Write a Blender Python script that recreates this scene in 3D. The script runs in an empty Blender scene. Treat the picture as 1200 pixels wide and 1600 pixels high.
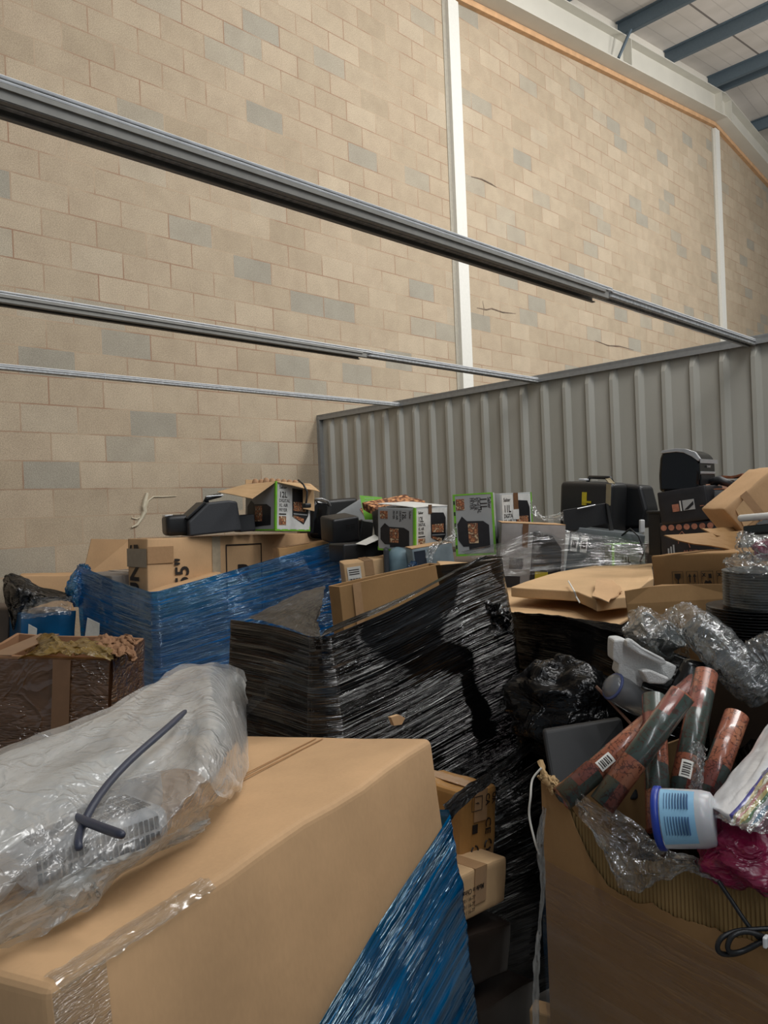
import bpy, bmesh, math, random
from mathutils import Vector, Matrix, noise
C = bpy.context.scene.collection
scene = bpy.context.scene
random.seed(7)

# ------------------------------------------------------------ camera
F, YAW, PITCH, ROLL, CZ = 1184.5, .77782, -.00477, -.04099, 1.65
fwd = Vector((math.sin(YAW)*math.cos(PITCH), math.cos(YAW)*math.cos(PITCH), math.sin(PITCH)))
rt0 = Vector((math.cos(YAW), -math.sin(YAW), 0)); up0 = rt0.cross(fwd)
RT = rt0*math.cos(ROLL)+up0*math.sin(ROLL); UP = -rt0*math.sin(ROLL)+up0*math.cos(ROLL)
CAM = Vector((0, 0, CZ))
cd = bpy.data.cameras.new('camera'); cam = bpy.data.objects.new('camera', cd); C.objects.link(cam)
cd.sensor_fit = 'VERTICAL'; cd.sensor_height = 36; cd.lens = F/1600*36; cd.clip_start = .02; cd.clip_end = 200
cam.matrix_world = Matrix(((RT.x, UP.x, -fwd.x, 0), (RT.y, UP.y, -fwd.y, 0), (RT.z, UP.z, -fwd.z, CZ), (0, 0, 0, 1)))
scene.camera = cam

# ------------------------------------------------------------ world, lights, exposure
scene.view_settings.view_transform = 'Standard'; scene.view_settings.look = 'None'
scene.view_settings.gamma = 1; scene.view_settings.exposure = 0.0
w = bpy.data.worlds.new('world'); scene.world = w; w.use_nodes = True
bg = w.node_tree.nodes['Background']; bg.inputs[0].default_value = (.80, .90, 1, 1); bg.inputs[1].default_value = .21
def area(name, loc, size, power, col, target=None, sy=None):
    l = bpy.data.lights.new(name, 'AREA'); l.energy = power; l.color = col; l.shape = 'RECTANGLE'
    l.size = size; l.size_y = sy or size
    o = bpy.data.objects.new(name, l); C.objects.link(o); o.location = loc
    d = (Vector(target)-Vector(loc)) if target else Vector((0, 0, -1))
    o.rotation_euler = d.to_track_quat('-Z', 'Y').to_euler(); return o
WARM = (.98, .97, .95)
area('rooflight_lamp', (7.5, 1.2, 8.0), 1.2, 455, WARM, (8.2, 5.2, 4.2), 6)
area('rooflight_lamp', (3.0, .4, 7.4), 1.2, 215, WARM, (3.2, 5.0, 3.5), 5)
area('rooflight_lamp', (12.5, 0.0, 8.6), 1.2, 370, WARM, (12.5, 5.2, 5.0), 6)
area('wrap_streak_light', (-1.5, -2.5, 6.2), .22, 95, (.92, .96, 1), (1.5, 2.5, .8), 5)  # added narrow light, not a known fitting; draws crisp streaks on the film
area('wrap_streak_light', (1.6, -1.6, 6.6), .18, 45, (.92, .96, 1), (2.0, 2.5, .8), 4)  # second added light for the film highlights
pl_ = bpy.data.lights.new('roof_fill_light', 'POINT'); pl_.energy = 260; pl_.color = WARM; pl_.shadow_soft_size = .35  # added point light, no such lamp known; brightens the roof underside
po_ = bpy.data.objects.new('roof_fill_light', pl_); C.objects.link(po_); po_.location = (14, 1.5, 6.6)

# ------------------------------------------------------------ materials
def lin(c):
    return tuple(((v/255)/12.92 if v/255 <= .04045 else ((v/255+.055)/1.055)**2.4) for v in c)
MATS = {}
class NT:
    def __init__(s, name):
        s.m = bpy.data.materials.new(name); s.m.use_nodes = True; s.t = s.m.node_tree; s.n = s.t.nodes
        s.b = s.n['Principled BSDF']; s.out = s.n['Material Output']
    def add(s, typ, **kw):
        n = s.n.new(typ)
        for k, v in kw.items(): setattr(n, k, v)
        return n
    def link(s, a, b): s.t.links.new(a, b)
    def math(s, op, a, b=None, clamp=False):
        n = s.add('ShaderNodeMath', operation=op); n.use_clamp = clamp
        for i, v in enumerate((a, b)):
            if v is None: continue
            if isinstance(v, (int, float)): n.inputs[i].default_value = v
            else: s.link(v, n.inputs[i])
        return n.outputs[0]
    def noise(s, scale, vec=None, detail=4, mapping=None, coord='Object', rot=None, dist=0):
        tc = s.add('ShaderNodeTexCoord'); mp = s.add('ShaderNodeMapping')
        s.link(tc.outputs[coord], mp.inputs[0])
        if mapping: mp.inputs['Scale'].default_value = mapping
        if rot: mp.inputs['Rotation'].default_value = rot
        n = s.add('ShaderNodeTexNoise'); n.inputs['Scale'].default_value = scale; n.inputs['Detail'].default_value = detail
        n.inputs['Distortion'].default_value = dist
        s.link(mp.outputs[0], n.inputs['Vector']); return n.outputs[0]
    def ramp(s, fac, stops):
        r = s.add('ShaderNodeValToRGB'); s.link(fac, r.inputs[0]); e = r.color_ramp.elements
        while len(e) < len(stops): e.new(.5)
        for i, (p, c) in enumerate(stops): e[i].position = p; e[i].color = (*c[:3], 1)
        return r.outputs[0]
    def bump(s, h, strength, dist=.01, normal=None):
        b = s.add('ShaderNodeBump'); b.inputs['Strength'].default_value = strength; b.inputs['Distance'].default_value = dist
        s.link(h, b.inputs['Height'])
        if normal is not None: s.link(normal, b.inputs['Normal'])
        return b.outputs[0]
def plain(name, col, rough=.6, metal=0, var=.08, bump=.0, scale=30, spec=.5):
    if name in MATS: return MATS[name]
    k = NT(name); c = lin(col)
    f = k.noise(scale); lo = tuple(v*(1-var) for v in c); hi = tuple(min(1, v*(1+var)) for v in c)
    k.link(k.ramp(f, [(.3, lo), (.7, hi)]), k.b.inputs['Base Color'])
    k.b.inputs['Roughness'].default_value = rough; k.b.inputs['Metallic'].default_value = metal
    k.b.inputs['Specular IOR Level'].default_value = spec
    if bump: k.link(k.bump(f, bump, .004), k.b.inputs['Normal'])
    MATS[name] = k.m; return k.m
def cardboard(name, col, flute=0, rough=.75, big=.12):
    if name in MATS: return MATS[name]
    k = NT(name); c = lin(col)
    f = k.noise(3.5, detail=6); g = k.noise(120, mapping=(1, 1, .5))
    mix = k.math('ADD', k.math('MULTIPLY', f, .85), k.math('MULTIPLY', g, .15))
    k.link(k.ramp(mix, [(.35, tuple(v*(1-big) for v in c)), (.65, tuple(min(1, v*(1+big)) for v in c))]), k.b.inputs['Base Color'])
    k.b.inputs['Roughness'].default_value = rough; k.b.inputs['Specular IOR Level'].default_value = .3
    cr = k.noise(7, detail=3, dist=1.2)
    k.link(k.bump(cr, .10, .012, k.bump(g, .10, .002)), k.b.inputs['Normal'])
    MATS[name] = k.m; return k.m
def film(name, tint, body, opacity, rough=.15, su=3, sv=70, rot=0, bump=.8, dist=.006, wrinkle=0, gl=1.0, dens=.5, coat=0, wb=.6, trl=0, graz=.5):
    """stretch film: tinted see-through sheet, opaque body share, glossy coat, bump streaked along u"""
    if name in MATS: return MATS[name]
    k = NT(name); k.n.remove(k.b)
    s1 = k.noise(1, mapping=(su, sv, 1), coord='UV', rot=(0, 0, rot), detail=4, dist=.08)
    s2 = k.noise(1, mapping=(su*1.7, sv*2.6, 1), coord='UV', rot=(0, 0, rot+.06), detail=3, dist=.1)
    rd = lambda q, w=24: k.math('POWER', k.math('SUBTRACT', 1, k.math('MULTIPLY', k.math('ABSOLUTE', k.math('SUBTRACT', q, .5)), w), clamp=True), 1.5)
    h = k.math('ADD', k.math('ADD', k.math('MULTIPLY', rd(s1, 18), .35), k.math('MULTIPLY', rd(s2, 16), .22)), k.math('MULTIPLY', s1, .12))
    h = k.math('MULTIPLY', h, k.ramp(k.noise(2.6, detail=2, dist=.6), [(.40, (.05, .05, .05)), (.60, (1.3, 1.3, 1.3))]))
    nrm = k.bump(h, bump, dist)
    if wrinkle:
        w1 = k.noise(wrinkle, detail=3, dist=1.3); wv = k.math('ADD', k.math('MULTIPLY', rd(w1, 12), .25), k.math('MULTIPLY', w1, .8)); nrm = k.bump(wv, wb, .022, nrm)
    tr = k.add('ShaderNodeBsdfTransparent'); tr.inputs[0].default_value = (*lin(tint), 1)
    df = k.add('ShaderNodeBsdfDiffuse'); df.inputs[0].default_value = (*lin(body), 1); k.link(nrm, df.inputs['Normal'])
    if trl:
        tl = k.add('ShaderNodeBsdfTranslucent'); tl.inputs[0].default_value = (*lin(body), 1); mt = k.add('ShaderNodeMixShader'); mt.inputs[0].default_value = trl
        k.link(df.outputs[0], mt.inputs[1]); k.link(tl.outputs[0], mt.inputs[2]); df = mt
    gs = k.add('ShaderNodeBsdfGlossy'); gs.inputs['Roughness'].default_value = rough; k.link(nrm, gs.inputs['Normal'])
    gs.inputs[0].default_value = (*(gl if isinstance(gl, tuple) else (gl, gl, gl)), 1)
    lw = k.add('ShaderNodeLayerWeight'); k.link(nrm, lw.inputs['Normal'])
    fres = k.math('ADD', k.math('MULTIPLY', k.math('POWER', lw.outputs['Facing'], 4.0), graz), .09 if not coat else coat)
    m1 = k.add('ShaderNodeMixShader')
    op = k.math('ADD', k.math('MULTIPLY', k.math('SUBTRACT', s1, .5), dens*4), opacity, clamp=True)
    k.link(op, m1.inputs[0]); k.link(tr.outputs[0], m1.inputs[1]); k.link(df.outputs[0], m1.inputs[2])
    m2 = k.add('ShaderNodeMixShader'); k.link(k.math('MULTIPLY', fres, 1.0, clamp=True), m2.inputs[0])
    k.link(m1.outputs[0], m2.inputs[1]); k.link(gs.outputs[0], m2.inputs[2])
    k.link(m2.outputs[0], k.out.inputs[0]); MATS[name] = k.m; return k.m

CARD = cardboard('cardboard', (201, 163, 122)); CARD2 = cardboard('cardboard_pale', (205, 170, 128))
CARD3 = cardboard('cardboard_dull', (160, 124, 82)); CARD_IN = cardboard('cardboard_inside', (150, 112, 70))
EDGE = plain('cardboard_edge', (196, 160, 118), .8)
TAPE = plain('clear_tape', (176, 140, 104), .25, var=.05, bump=.3, scale=40)
BROWN_TAPE = plain('brown_tape', (112, 82, 60), .22, var=.15, bump=.6, scale=14)
INK = plain('black_ink', (38, 30, 26), .6); BLACK = plain('black_plastic', (30, 31, 33), .42, bump=.15, scale=200)
GLOSS = plain('gloss_black_plastic', (16, 16, 18), .15); DGREY = plain('dark_grey_plastic', (62, 64, 68), .5, bump=.2, scale=220)
SILVER = plain('silver_plastic', (188, 190, 192), .3, metal=.5); WHITE = plain('white_plastic', (226, 228, 230), .45)
PAPER = plain('white_paper', (222, 220, 212), .8); GREEN = plain('print_green', (120, 190, 52), .45)
BOXGREY = plain('print_grey', (168, 170, 170), .5, var=.1, scale=4); BOXWHITE = plain('print_white', (214, 214, 210), .5)
BOXBLACK = plain('print_black', (34, 33, 36), .45, var=.2); FOAM = plain('polystyrene', (205, 205, 202), .8, bump=.5, scale=300)
def foodmat(name, stops, scale):
    k = NT(name); tc = k.add('ShaderNodeTexCoord'); v = k.add('ShaderNodeTexVoronoi'); v.inputs['Scale'].default_value = scale
    k.link(tc.outputs['Object'], v.inputs[0]); k.link(k.ramp(v.outputs[0], stops), k.b.inputs['Base Color']); k.b.inputs['Roughness'].default_value = .5
    return k.m
FOOD = foodmat('print_food', [(0, lin((214, 160, 112))), (.35, lin((176, 112, 76))), (.62, lin((96, 56, 40))), (.85, lin((224, 196, 156)))], 60)
SNACK = foodmat('print_snack', [(0, lin((232, 190, 140))), (.4, lin((205, 140, 90))), (.6, lin((90, 45, 25)))], 38)

# ------------------------------------------------------------ mesh helpers
def P(x, y, d):
    """world point seen at photograph pixel x, y at distance d along the view axis"""
    return CAM+(fwd+RT*((x-600)/F)-UP*((y-800)/F))*d
def PZ(x, y, z):
    r = fwd+RT*((x-600)/F)-UP*((y-800)/F); return CAM+r*((z-CZ)/r.z)
def tag(o, label=None, cat=None, group=None, kind=None):
    if label: o['label'] = label
    if cat: o['category'] = cat
    if group: o['group'] = group
    if kind: o['kind'] = kind
    return o
def empty(name, label, cat, M=None, group=None):
    o = bpy.data.objects.new(name, None); C.objects.link(o); o.empty_display_size = .05
    if M is not None: o.matrix_world = M
    return tag(o, label, cat, group)
class MB:
    def __init__(s): s.v = []; s.f = []; s.uv = {}
    def vert(s, p): s.v.append(Vector(p)); return len(s.v)-1
    def box(s, c, d, M=None):
        c = Vector(c); h = Vector(d)/2; i = len(s.v)
        for z in (-1, 1):
            for y in (-1, 1):
                for x in (-1, 1):
                    p = Vector((x*h.x, y*h.y, z*h.z))
                    s.v.append((M @ (p+c)) if M is not None else p+c)
        for q in ((0, 2, 3, 1), (4, 5, 7, 6), (0, 1, 5, 4), (2, 6, 7, 3), (0, 4, 6, 2), (1, 3, 7, 5)): s.f.append([i+k for k in q])
        return s
    def prism(s, pts, n):
        """polygon pts (3D, flat) thickened by vector n"""
        i = len(s.v); k = len(pts); n = Vector(n)
        for p in pts: s.v.append(Vector(p))
        for p in pts: s.v.append(Vector(p)+n)
        s.f.append(list(range(i+k-1, i-1, -1))); s.f.append(list(range(i+k, i+2*k)))
        for a in range(k): b = (a+1) % k; s.f.append([i+a, i+b, i+k+b, i+k+a])
        return s
    def tube(s, pts, r, seg=8, cap=True):
        pts = [Vector(p) for p in pts]; n = len(pts); i0 = len(s.v); rr = r if isinstance(r, (list, tuple)) else [r]*n
        t = (pts[1]-pts[0]).normalized(); a = t.orthogonal().normalized()
        for i in range(n):
            t = (pts[min(i+1, n-1)]-pts[max(i-1, 0)]).normalized()
            a = (a-t*a.dot(t)).normalized(); b = t.cross(a)
            for k in range(seg):
                an = 2*math.pi*k/seg; s.v.append(pts[i]+(a*math.cos(an)+b*math.sin(an))*rr[i])
        for i in range(n-1):
            for k in range(seg):
                k2 = (k+1) % seg; s.f.append([i0+i*seg+k, i0+i*seg+k2, i0+(i+1)*seg+k2, i0+(i+1)*seg+k])
        if cap:
            s.f.append([i0+k for k in range(seg-1, -1, -1)]); s.f.append([i0+(n-1)*seg+k for k in range(seg)])
        return s
    def lathe(s, prof, seg=32, M=None, closed=False):
        """prof: (r, z) list"""
        i0 = len(s.v); n = len(prof)
        for r, z in prof:
            for k in range(seg):
                a = 2*math.pi*k/seg; p = Vector((r*math.cos(a), r*math.sin(a), z)); s.v.append(M @ p if M is not None else p)
        for i in range(n-1):
            for k in range(seg):
                k2 = (k+1) % seg; s.f.append([i0+i*seg+k, i0+i*seg+k2, i0+(i+1)*seg+k2, i0+(i+1)*seg+k])
        if not closed:
            s.f.append([i0+k for k in range(seg-1, -1, -1)]); s.f.append([i0+(n-1)*seg+k for k in range(seg)])
        return s
    def grid(s, fn, nu, nv, ulen=1, vlen=1, close=False):
        i0 = len(s.v)
        for j in range(nv+1):
            for i in range(nu+1): s.v.append(Vector(fn(i/nu, j/nv)))
        for j in range(nv):
            for i in range(nu):
                f = [i0+j*(nu+1)+i, i0+j*(nu+1)+i+1, i0+(j+1)*(nu+1)+i+1, i0+(j+1)*(nu+1)+i]
                s.uv[len(s.f)] = [(i/nu*ulen, j/nv*vlen), ((i+1)/nu*ulen, j/nv*vlen), ((i+1)/nu*ulen, (j+1)/nv*vlen), (i/nu*ulen, (j+1)/nv*vlen)]
                s.f.append(f)
        return s
    def build(s, name, m, parent=None, M=None, smooth=False, bevel=0, bseg=2, solid=0, subsurf=0, noisy=0, nscale=6, weld=False, sub=0):
        me = bpy.data.meshes.new(name); me.from_pydata([tuple(v) for v in s.v], [], s.f)
        if s.uv:
            ul = me.uv_layers.new(name='UVMap')
            for p in me.polygons:
                q = s.uv.get(p.index)
                if q:
                    for li, c in zip(p.loop_indices, q): ul.data[li].uv = c
        bm = bmesh.new(); bm.from_mesh(me)
        if weld: bmesh.ops.remove_doubles(bm, verts=bm.verts, dist=1e-5)
        if not s.uv: bmesh.ops.recalc_face_normals(bm, faces=bm.faces)
        if bevel: bmesh.ops.bevel(bm, geom=bm.edges[:], offset=bevel, segments=bseg, affect='EDGES', profile=.5, clamp_overlap=True)
        if sub: bmesh.ops.subdivide_edges(bm, edges=bm.edges[:], cuts=sub, use_grid_fill=True)
        if noisy:
            for v in bm.verts:
                d = noise.noise_vector(v.co*nscale+Vector((s.seed if hasattr(s, 'seed') else 0, 3.3, 1.7)))
                v.co += d*noisy
        for f in bm.faces: f.smooth = smooth
        bm.to_mesh(me); bm.free()
        ob = bpy.data.objects.new(name, me); C.objects.link(ob)
        for mm in (m if isinstance(m, (list, tuple)) else [m]): me.materials.append(mm)
        if parent is not None: ob.parent = parent
        elif M is not None: ob.matrix_world = M
        if solid:
            so = ob.modifiers.new('solid', 'SOLIDIFY'); so.thickness = solid; so.offset = 0
        if subsurf:
            ss = ob.modifiers.new('sub', 'SUBSURF'); ss.levels = subsurf; ss.render_levels = subsurf
        return ob
def loc_mb(mb, root):
    """move world-space vertices of mb into the local frame of root"""
    inv = root.matrix_world.inverted(); mb.v = [inv @ v for v in mb.v]; return mb
def frame(A, B, dep, h, pitch=0):
    """matrix of a box whose front top edge runs from A (left) to B (right)"""
    A = Vector(A); B = Vector(B); x = (B-A).normalized(); wd = (B-A).length
    z = (Vector((0, 0, 1))-x*x.z).normalized(); y = z.cross(x)
    if pitch:
        R = Matrix.Rotation(math.radians(pitch), 3, x); z = R @ z; y = R @ y
    o = (A+B)/2+y*dep/2-z*h
    M = Matrix(((x.x, y.x, z.x, o.x), (x.y, y.y, z.y, o.y), (x.z, y.z, z.z, o.z), (0, 0, 0, 1)))
    return M, wd, dep, h
def face(w_, d_, h_, side, off=.0012):
    """matrix: local (u right, v up, n out) of a face seen from outside, origin at its lower left corner"""
    if side == 'front': return Matrix(((1, 0, 0, -w_/2), (0, 0, -1, -d_/2-off), (0, 1, 0, 0), (0, 0, 0, 1)))
    if side == 'left': return Matrix(((0, 0, -1, -w_/2-off), (-1, 0, 0, d_/2), (0, 1, 0, 0), (0, 0, 0, 1)))
    if side == 'right': return Matrix(((0, 0, 1, w_/2+off), (1, 0, 0, -d_/2), (0, 1, 0, 0), (0, 0, 0, 1)))
    if side == 'top': return Matrix(((1, 0, 0, -w_/2), (0, 1, 0, -d_/2), (0, 0, 1, h_+off), (0, 0, 0, 1)))
TB = {}
def text(s, size, Fm, u, v, m, parent, name='lettering', rot=0, bold=.0, sx=1, align='LEFT', lift=.0006):
    cu = bpy.data.curves.new('t', 'FONT'); cu.body = s; cu.size = size; cu.offset = bold*size; cu.align_x = align; cu.extrude = .0002
    cu.resolution_u = 3
    o = bpy.data.objects.new('t', cu); C.objects.link(o)
    me = bpy.data.meshes.new_from_object(o); bpy.data.objects.remove(o)
    T = Fm @ Matrix.Translation((u, v, lift)) @ Matrix.Rotation(math.radians(rot), 4, 'Z') @ Matrix.Diagonal((sx, 1, 1, 1))
    me.transform(T); me.materials.clear(); me.materials.append(m)
    ob = bpy.data.objects.new(name, me); C.objects.link(ob); ob.parent = parent; return ob
def decal(Fm, pts, m, parent, name, lift=0., th=.0008):
    mb = MB(); mb.prism([Fm @ Vector((u, v, lift)) for u, v in pts], Fm.to_3x3() @ Vector((0, 0, th)))
    return mb.build(name, m, parent)
def rect(u0, v0, u1, v1): return [(u0, v0), (u1, v0), (u1, v1), (u0, v1)]

def soft_box(w_, d_, h_, m, parent, name='body', r=.006, dent=.004, cuts=7, seed=0):
    mb = MB(); mb.seed = seed; mb.box((0, 0, h_/2), (w_, d_, h_))
    return mb.build(name, m, parent, bevel=r, bseg=2, sub=cuts, noisy=dent, nscale=5/max(w_, .3), smooth=True)

def carton(name, label, cat, fr, m=None, tape=True, seed=0, group=None, dent=.004, r=.006, tapemat=None):
    M, w_, d_, h_ = fr; root = empty(name, label, cat, M, group)
    soft_box(w_, d_, h_, m or CARD, root, seed=seed, dent=dent, r=r)
    if tape:
        mb = MB(); t = .05
        along = w_ >= d_
        if along:
            mb.box((0, 0, h_+dent*.5), (w_+.004, t, .002)); mb.box((-w_/2-dent*.5, 0, h_-.04), (.002, t, .08)); mb.box((w_/2+dent*.5, 0, h_-.04), (.002, t, .08))
        else:
            mb.box((0, 0, h_+dent*.5), (t, d_+.004, .002)); mb.box((0, -d_/2-dent*.5, h_-.04), (t, .002, .08))
        mb.build('tape', tapemat or TAPE, root)
    return root
def open_carton(name, label, cat, fr, m=None, mi=None, flaps=(), t=.006, group=None):
    """four walls and a base; flaps: (side, length, angle from vertical outwards)"""
    M, w_, d_, h_ = fr; root = empty(name, label, cat, M, group); mb = MB()
    mb.box((0, -d_/2+t/2, h_/2), (w_, t, h_)).box((0, d_/2-t/2, h_/2), (w_, t, h_))
    mb.box((-w_/2+t/2, 0, h_/2), (t, d_-2*t, h_)).box((w_/2-t/2, 0, h_/2), (t, d_-2*t, h_)).box((0, 0, t/2), (w_-2*t, d_-2*t, t))
    mb.build('body', m or CARD, root, bevel=.001, bseg=1, sub=3, noisy=.004, nscale=5)
    for side, L, ang in flaps:
        a = math.radians(ang); fb = MB()
        if side == 'front': p = [(-w_/2, -d_/2, h_), (w_/2, -d_/2, h_)]; o = Vector((0, -math.sin(a), math.cos(a)))
        if side == 'back': p = [(w_/2, d_/2, h_), (-w_/2, d_/2, h_)]; o = Vector((0, math.sin(a), math.cos(a)))
        if side == 'left': p = [(-w_/2, d_/2, h_), (-w_/2, -d_/2, h_)]; o = Vector((-math.sin(a), 0, math.cos(a)))
        if side == 'right': p = [(w_/2, -d_/2, h_), (w_/2, d_/2, h_)]; o = Vector((math.sin(a), 0, math.cos(a)))
        A, B = Vector(p[0]), Vector(p[1]); e = (B-A)*.03
        n = (B-A).cross(o).normalized()*.004
        fb.prism([A, B, B+o*L-e, A+o*L+e], n).build('flap', m or CARD, root, sub=3, noisy=.005, nscale=6, bevel=.0008, bseg=1)
    return root

# ------------------------------------------------------------ the building
WY, PX, PZT = 6.172, 5.185, 2.66
def structure(mb, name, m, **k): return tag(mb.build(name, m, **k), kind='structure')
structure(MB().box((14, -4, -.05), (44, 24, .1)), 'floor', plain('concrete', (120, 117, 112), .7, var=.2, scale=3))
def zr(x): return 9.29-.128*abs(x-16.0)          # underside of the rafter along the gable
k = NT('blockwork')
geo = k.add('ShaderNodeNewGeometry'); sp = k.add('ShaderNodeSeparateXYZ'); k.link(geo.outputs['Position'], sp.inputs[0])
row = k.math('DIVIDE', k.math('SUBTRACT', sp.outputs[2], CZ+.2619-2.25*4), .225); rf = k.math('FLOOR', row)
odd = k.math('FLOORED_MODULO', rf, 2)
xs = k.math('ADD', k.math('DIVIDE', k.math('SUBTRACT', sp.outputs[0], 2.1515), .45), k.math('MULTIPLY', odd, .5)); cf = k.math('FLOOR', xs)
fr_, fc_ = k.math('SUBTRACT', row, rf), k.math('SUBTRACT', xs, cf)
def edge(f, wdt): return k.math('MAXIMUM', k.math('LESS_THAN', f, wdt), k.math('GREATER_THAN', f, 1-wdt))
jit = k.noise(25)
mort = k.math('MAXIMUM', edge(k.math('ADD', fr_, k.math('MULTIPLY', k.math('SUBTRACT', jit, .5), .03)), .022), edge(k.math('ADD', fc_, k.math('MULTIPLY', k.math('SUBTRACT', jit, .5), .012)), .012))
cb = k.add('ShaderNodeCombineXYZ'); k.link(cf, cb.inputs[0]); k.link(rf, cb.inputs[1])
wn = k.add('ShaderNodeTexWhiteNoise', noise_dimensions='2D'); k.link(cb.outputs[0], wn.inputs['Vector'])
tone = k.ramp(wn.outputs[0], [(0, lin((186, 170, 147))), (.3, lin((196, 179, 156))), (.55, lin((190, 174, 151))), (.82, lin((201, 185, 162))), (.9, lin((184, 174, 156))), (.97, lin((173, 167, 153)))])
fine = k.noise(140, detail=2); bigst = k.noise(.6, detail=5)
def mixc(a, b, fac, typ='MIX'):
    m_ = k.add('ShaderNodeMixRGB', blend_type=typ)
    for i, v in ((0, fac), (1, a), (2, b)):
        if isinstance(v, (int, float)): m_.inputs[i].default_value = v
        elif isinstance(v, tuple): m_.inputs[i].default_value = (*v[:3], 1)
        else: k.link(v, m_.inputs[i])
    return m_.outputs[0]
c1 = mixc(tone, k.ramp(fine, [(.35, (.66, .66, .66)), (.65, (1.1, 1.1, 1.1))]), .8, 'MULTIPLY')
blot = k.noise(5, detail=4)
c1 = mixc(c1, k.ramp(blot, [(.3, (.9, .88, .86)), (.7, (1.06, 1.05, 1.03))]), .7, 'MULTIPLY')
c2 = mixc(c1, k.ramp(bigst, [(.35, (.88, .86, .84)), (.65, (1, 1, 1))]), .6, 'MULTIPLY')
mcol = k.ramp(k.noise(2.2), [(.4, lin((158, 128, 106))), (.6, lin((182, 162, 138)))])
k.link(mixc(c2, mcol, mort), k.b.inputs['Base Color']); k.b.inputs['Roughness'].default_value = .92; k.b.inputs['Specular IOR Level'].default_value = .15
k.link(k.bump(fine, .35, .004, k.bump(mort, -.7, .004)), k.b.inputs['Normal'])
BLOCK = k.m
wp = [(-6, WY, 0), (36, WY, 0), (36, WY, zr(36)+.3), (16, WY, zr(16)+.3), (-6, WY, zr(-6)+.3)]
wall = structure(MB().prism(wp, (0, .2, 0)), 'wall_back', BLOCK)
PAINT = plain('white_paint', (222, 220, 212), .6, var=.03)
PAINT2 = plain('cream_steel_paint', (206, 202, 190), .6, var=.04, scale=2)
PURL = plain('purlin_paint', (84, 98, 108), .55, var=.06)
TIMB = plain('orange_timber', (204, 162, 120), .75, var=.12, scale=8)
# white steel columns flush with the blockwork
for x0, x1, lb in ((7.53, 7.735, 'white painted steel column, the nearer and wider looking one on the block wall'), (16.0, 16.22, 'white painted steel column at the ridge, far right on the block wall')):
    root = empty('steel_column', lb, 'column', Matrix.Translation(((x0+x1)/2, WY-.03, 0)))
    hw = (x1-x0)/2; top = zr((x0+x1)/2)-.1
    MB().box((0, 0, top/2), (2*hw, .06, top)).build('flange', PAINT, root)
    MB().box((-hw-.03, .035, top/2), (.06, .03, top)).build('shadow_gap_strip', plain('shadow_gap_grey', (170, 164, 150), .8), root)  # grey strip standing in for the shadow gap beside the column
# rafter along the gable
def along(x0, x1, y0, y1, za, zb, mb):
    for a, b in ((x0, min(x1, 16)), (max(x0, 16), x1)):
        if b <= a: continue
        pts = [(a, y0, zr(a)+za), (b, y0, zr(b)+za), (b, y0, zr(b)+zb), (a, y0, zr(a)+zb)]
        mb.prism(pts, (0, y1-y0, 0))
    return mb
root = empty('roof_rafter', 'cream painted steel roof beam sloping along the top of the block wall', 'beam', Matrix.Translation((16, 6.0, 9.3)))
loc_mb(along(-6, 36, 5.86, 6.16, 0, .02, MB()), root).build('bottom_flange', PAINT2, root)
loc_mb(along(-6, 36, 6.0, 6.03, .02, .46, MB()), root).build('web', PAINT2, root)
loc_mb(along(-6, 36, 5.86, 6.16, .46, .48, MB()), root).build('top_flange', PAINT2, root)
for xs_ in (11.95, 15.75, 16.25):
    mb = MB().box((xs_, 5.93, zr(xs_)+.24), (.015, .14, .44)); loc_mb(mb, root).build('stiffener_plate', PAINT2, root)
tag(along(-6, 36, 6.10, WY+.0, -.085, -.004, MB()).build('trim_1', TIMB), kind='structure')
tag(along(-6, 36, 6.0, 6.1, .48, .72, MB()).build('trim_2', plain('liner_panel', (214, 208, 196), .7, var=.04)), kind='structure')
# roof sheets with joints running down the slope
k = NT('roof_sheet')
geo = k.add('ShaderNodeNewGeometry'); sp = k.add('ShaderNodeSeparateXYZ'); k.link(geo.outputs['Position'], sp.inputs[0])
yy = k.math('FRACT', k.math('DIVIDE', sp.outputs[1], 1.0)); seam = k.math('LESS_THAN', yy, .035); yy2 = k.math('FRACT', k.math('DIVIDE', sp.outputs[1], .25)); rib = k.math('LESS_THAN', yy2, .06)
rc = k.ramp(k.noise(1.1, mapping=(1, .4, 1)), [(.35, lin((190, 184, 176))), (.65, lin((214, 208, 202)))])
rc = (lambda a: a)(rc)
def mixk(kk, a, b, fac):
    m_ = kk.add('ShaderNodeMixRGB'); kk.link(fac, m_.inputs[0]); kk.link(a, m_.inputs[1]); m_.inputs[2].default_value = (*b, 1); return m_.outputs[0]
k.link(mixk(k, mixk(k, rc, lin((184, 178, 172)), rib), lin((118, 112, 108)), seam), k.b.inputs['Base Color']); k.b.inputs['Roughness'].default_value = .7
k.link(k.bump(k.math('ADD', seam, rib), .5, .02), k.b.inputs['Normal'])
mb = MB(); mb.prism([(-6, -14, zr(-6)+.72), (16, -14, zr(16)+.72), (36, -14, zr(36)+.72), (36, -14, zr(36)+.78), (16, -14, zr(16)+.78), (-6, -14, zr(-6)+.78)], (0, 20.3, 0))
structure(mb, 'ceiling', k.m)
ords = {4.7: None, 6.5: None, 8.2: 'lowest', 9.98: '', 11.75: '', 13.5: '', 15.42: '', 15.8: '', 17.7: ''}
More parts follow.
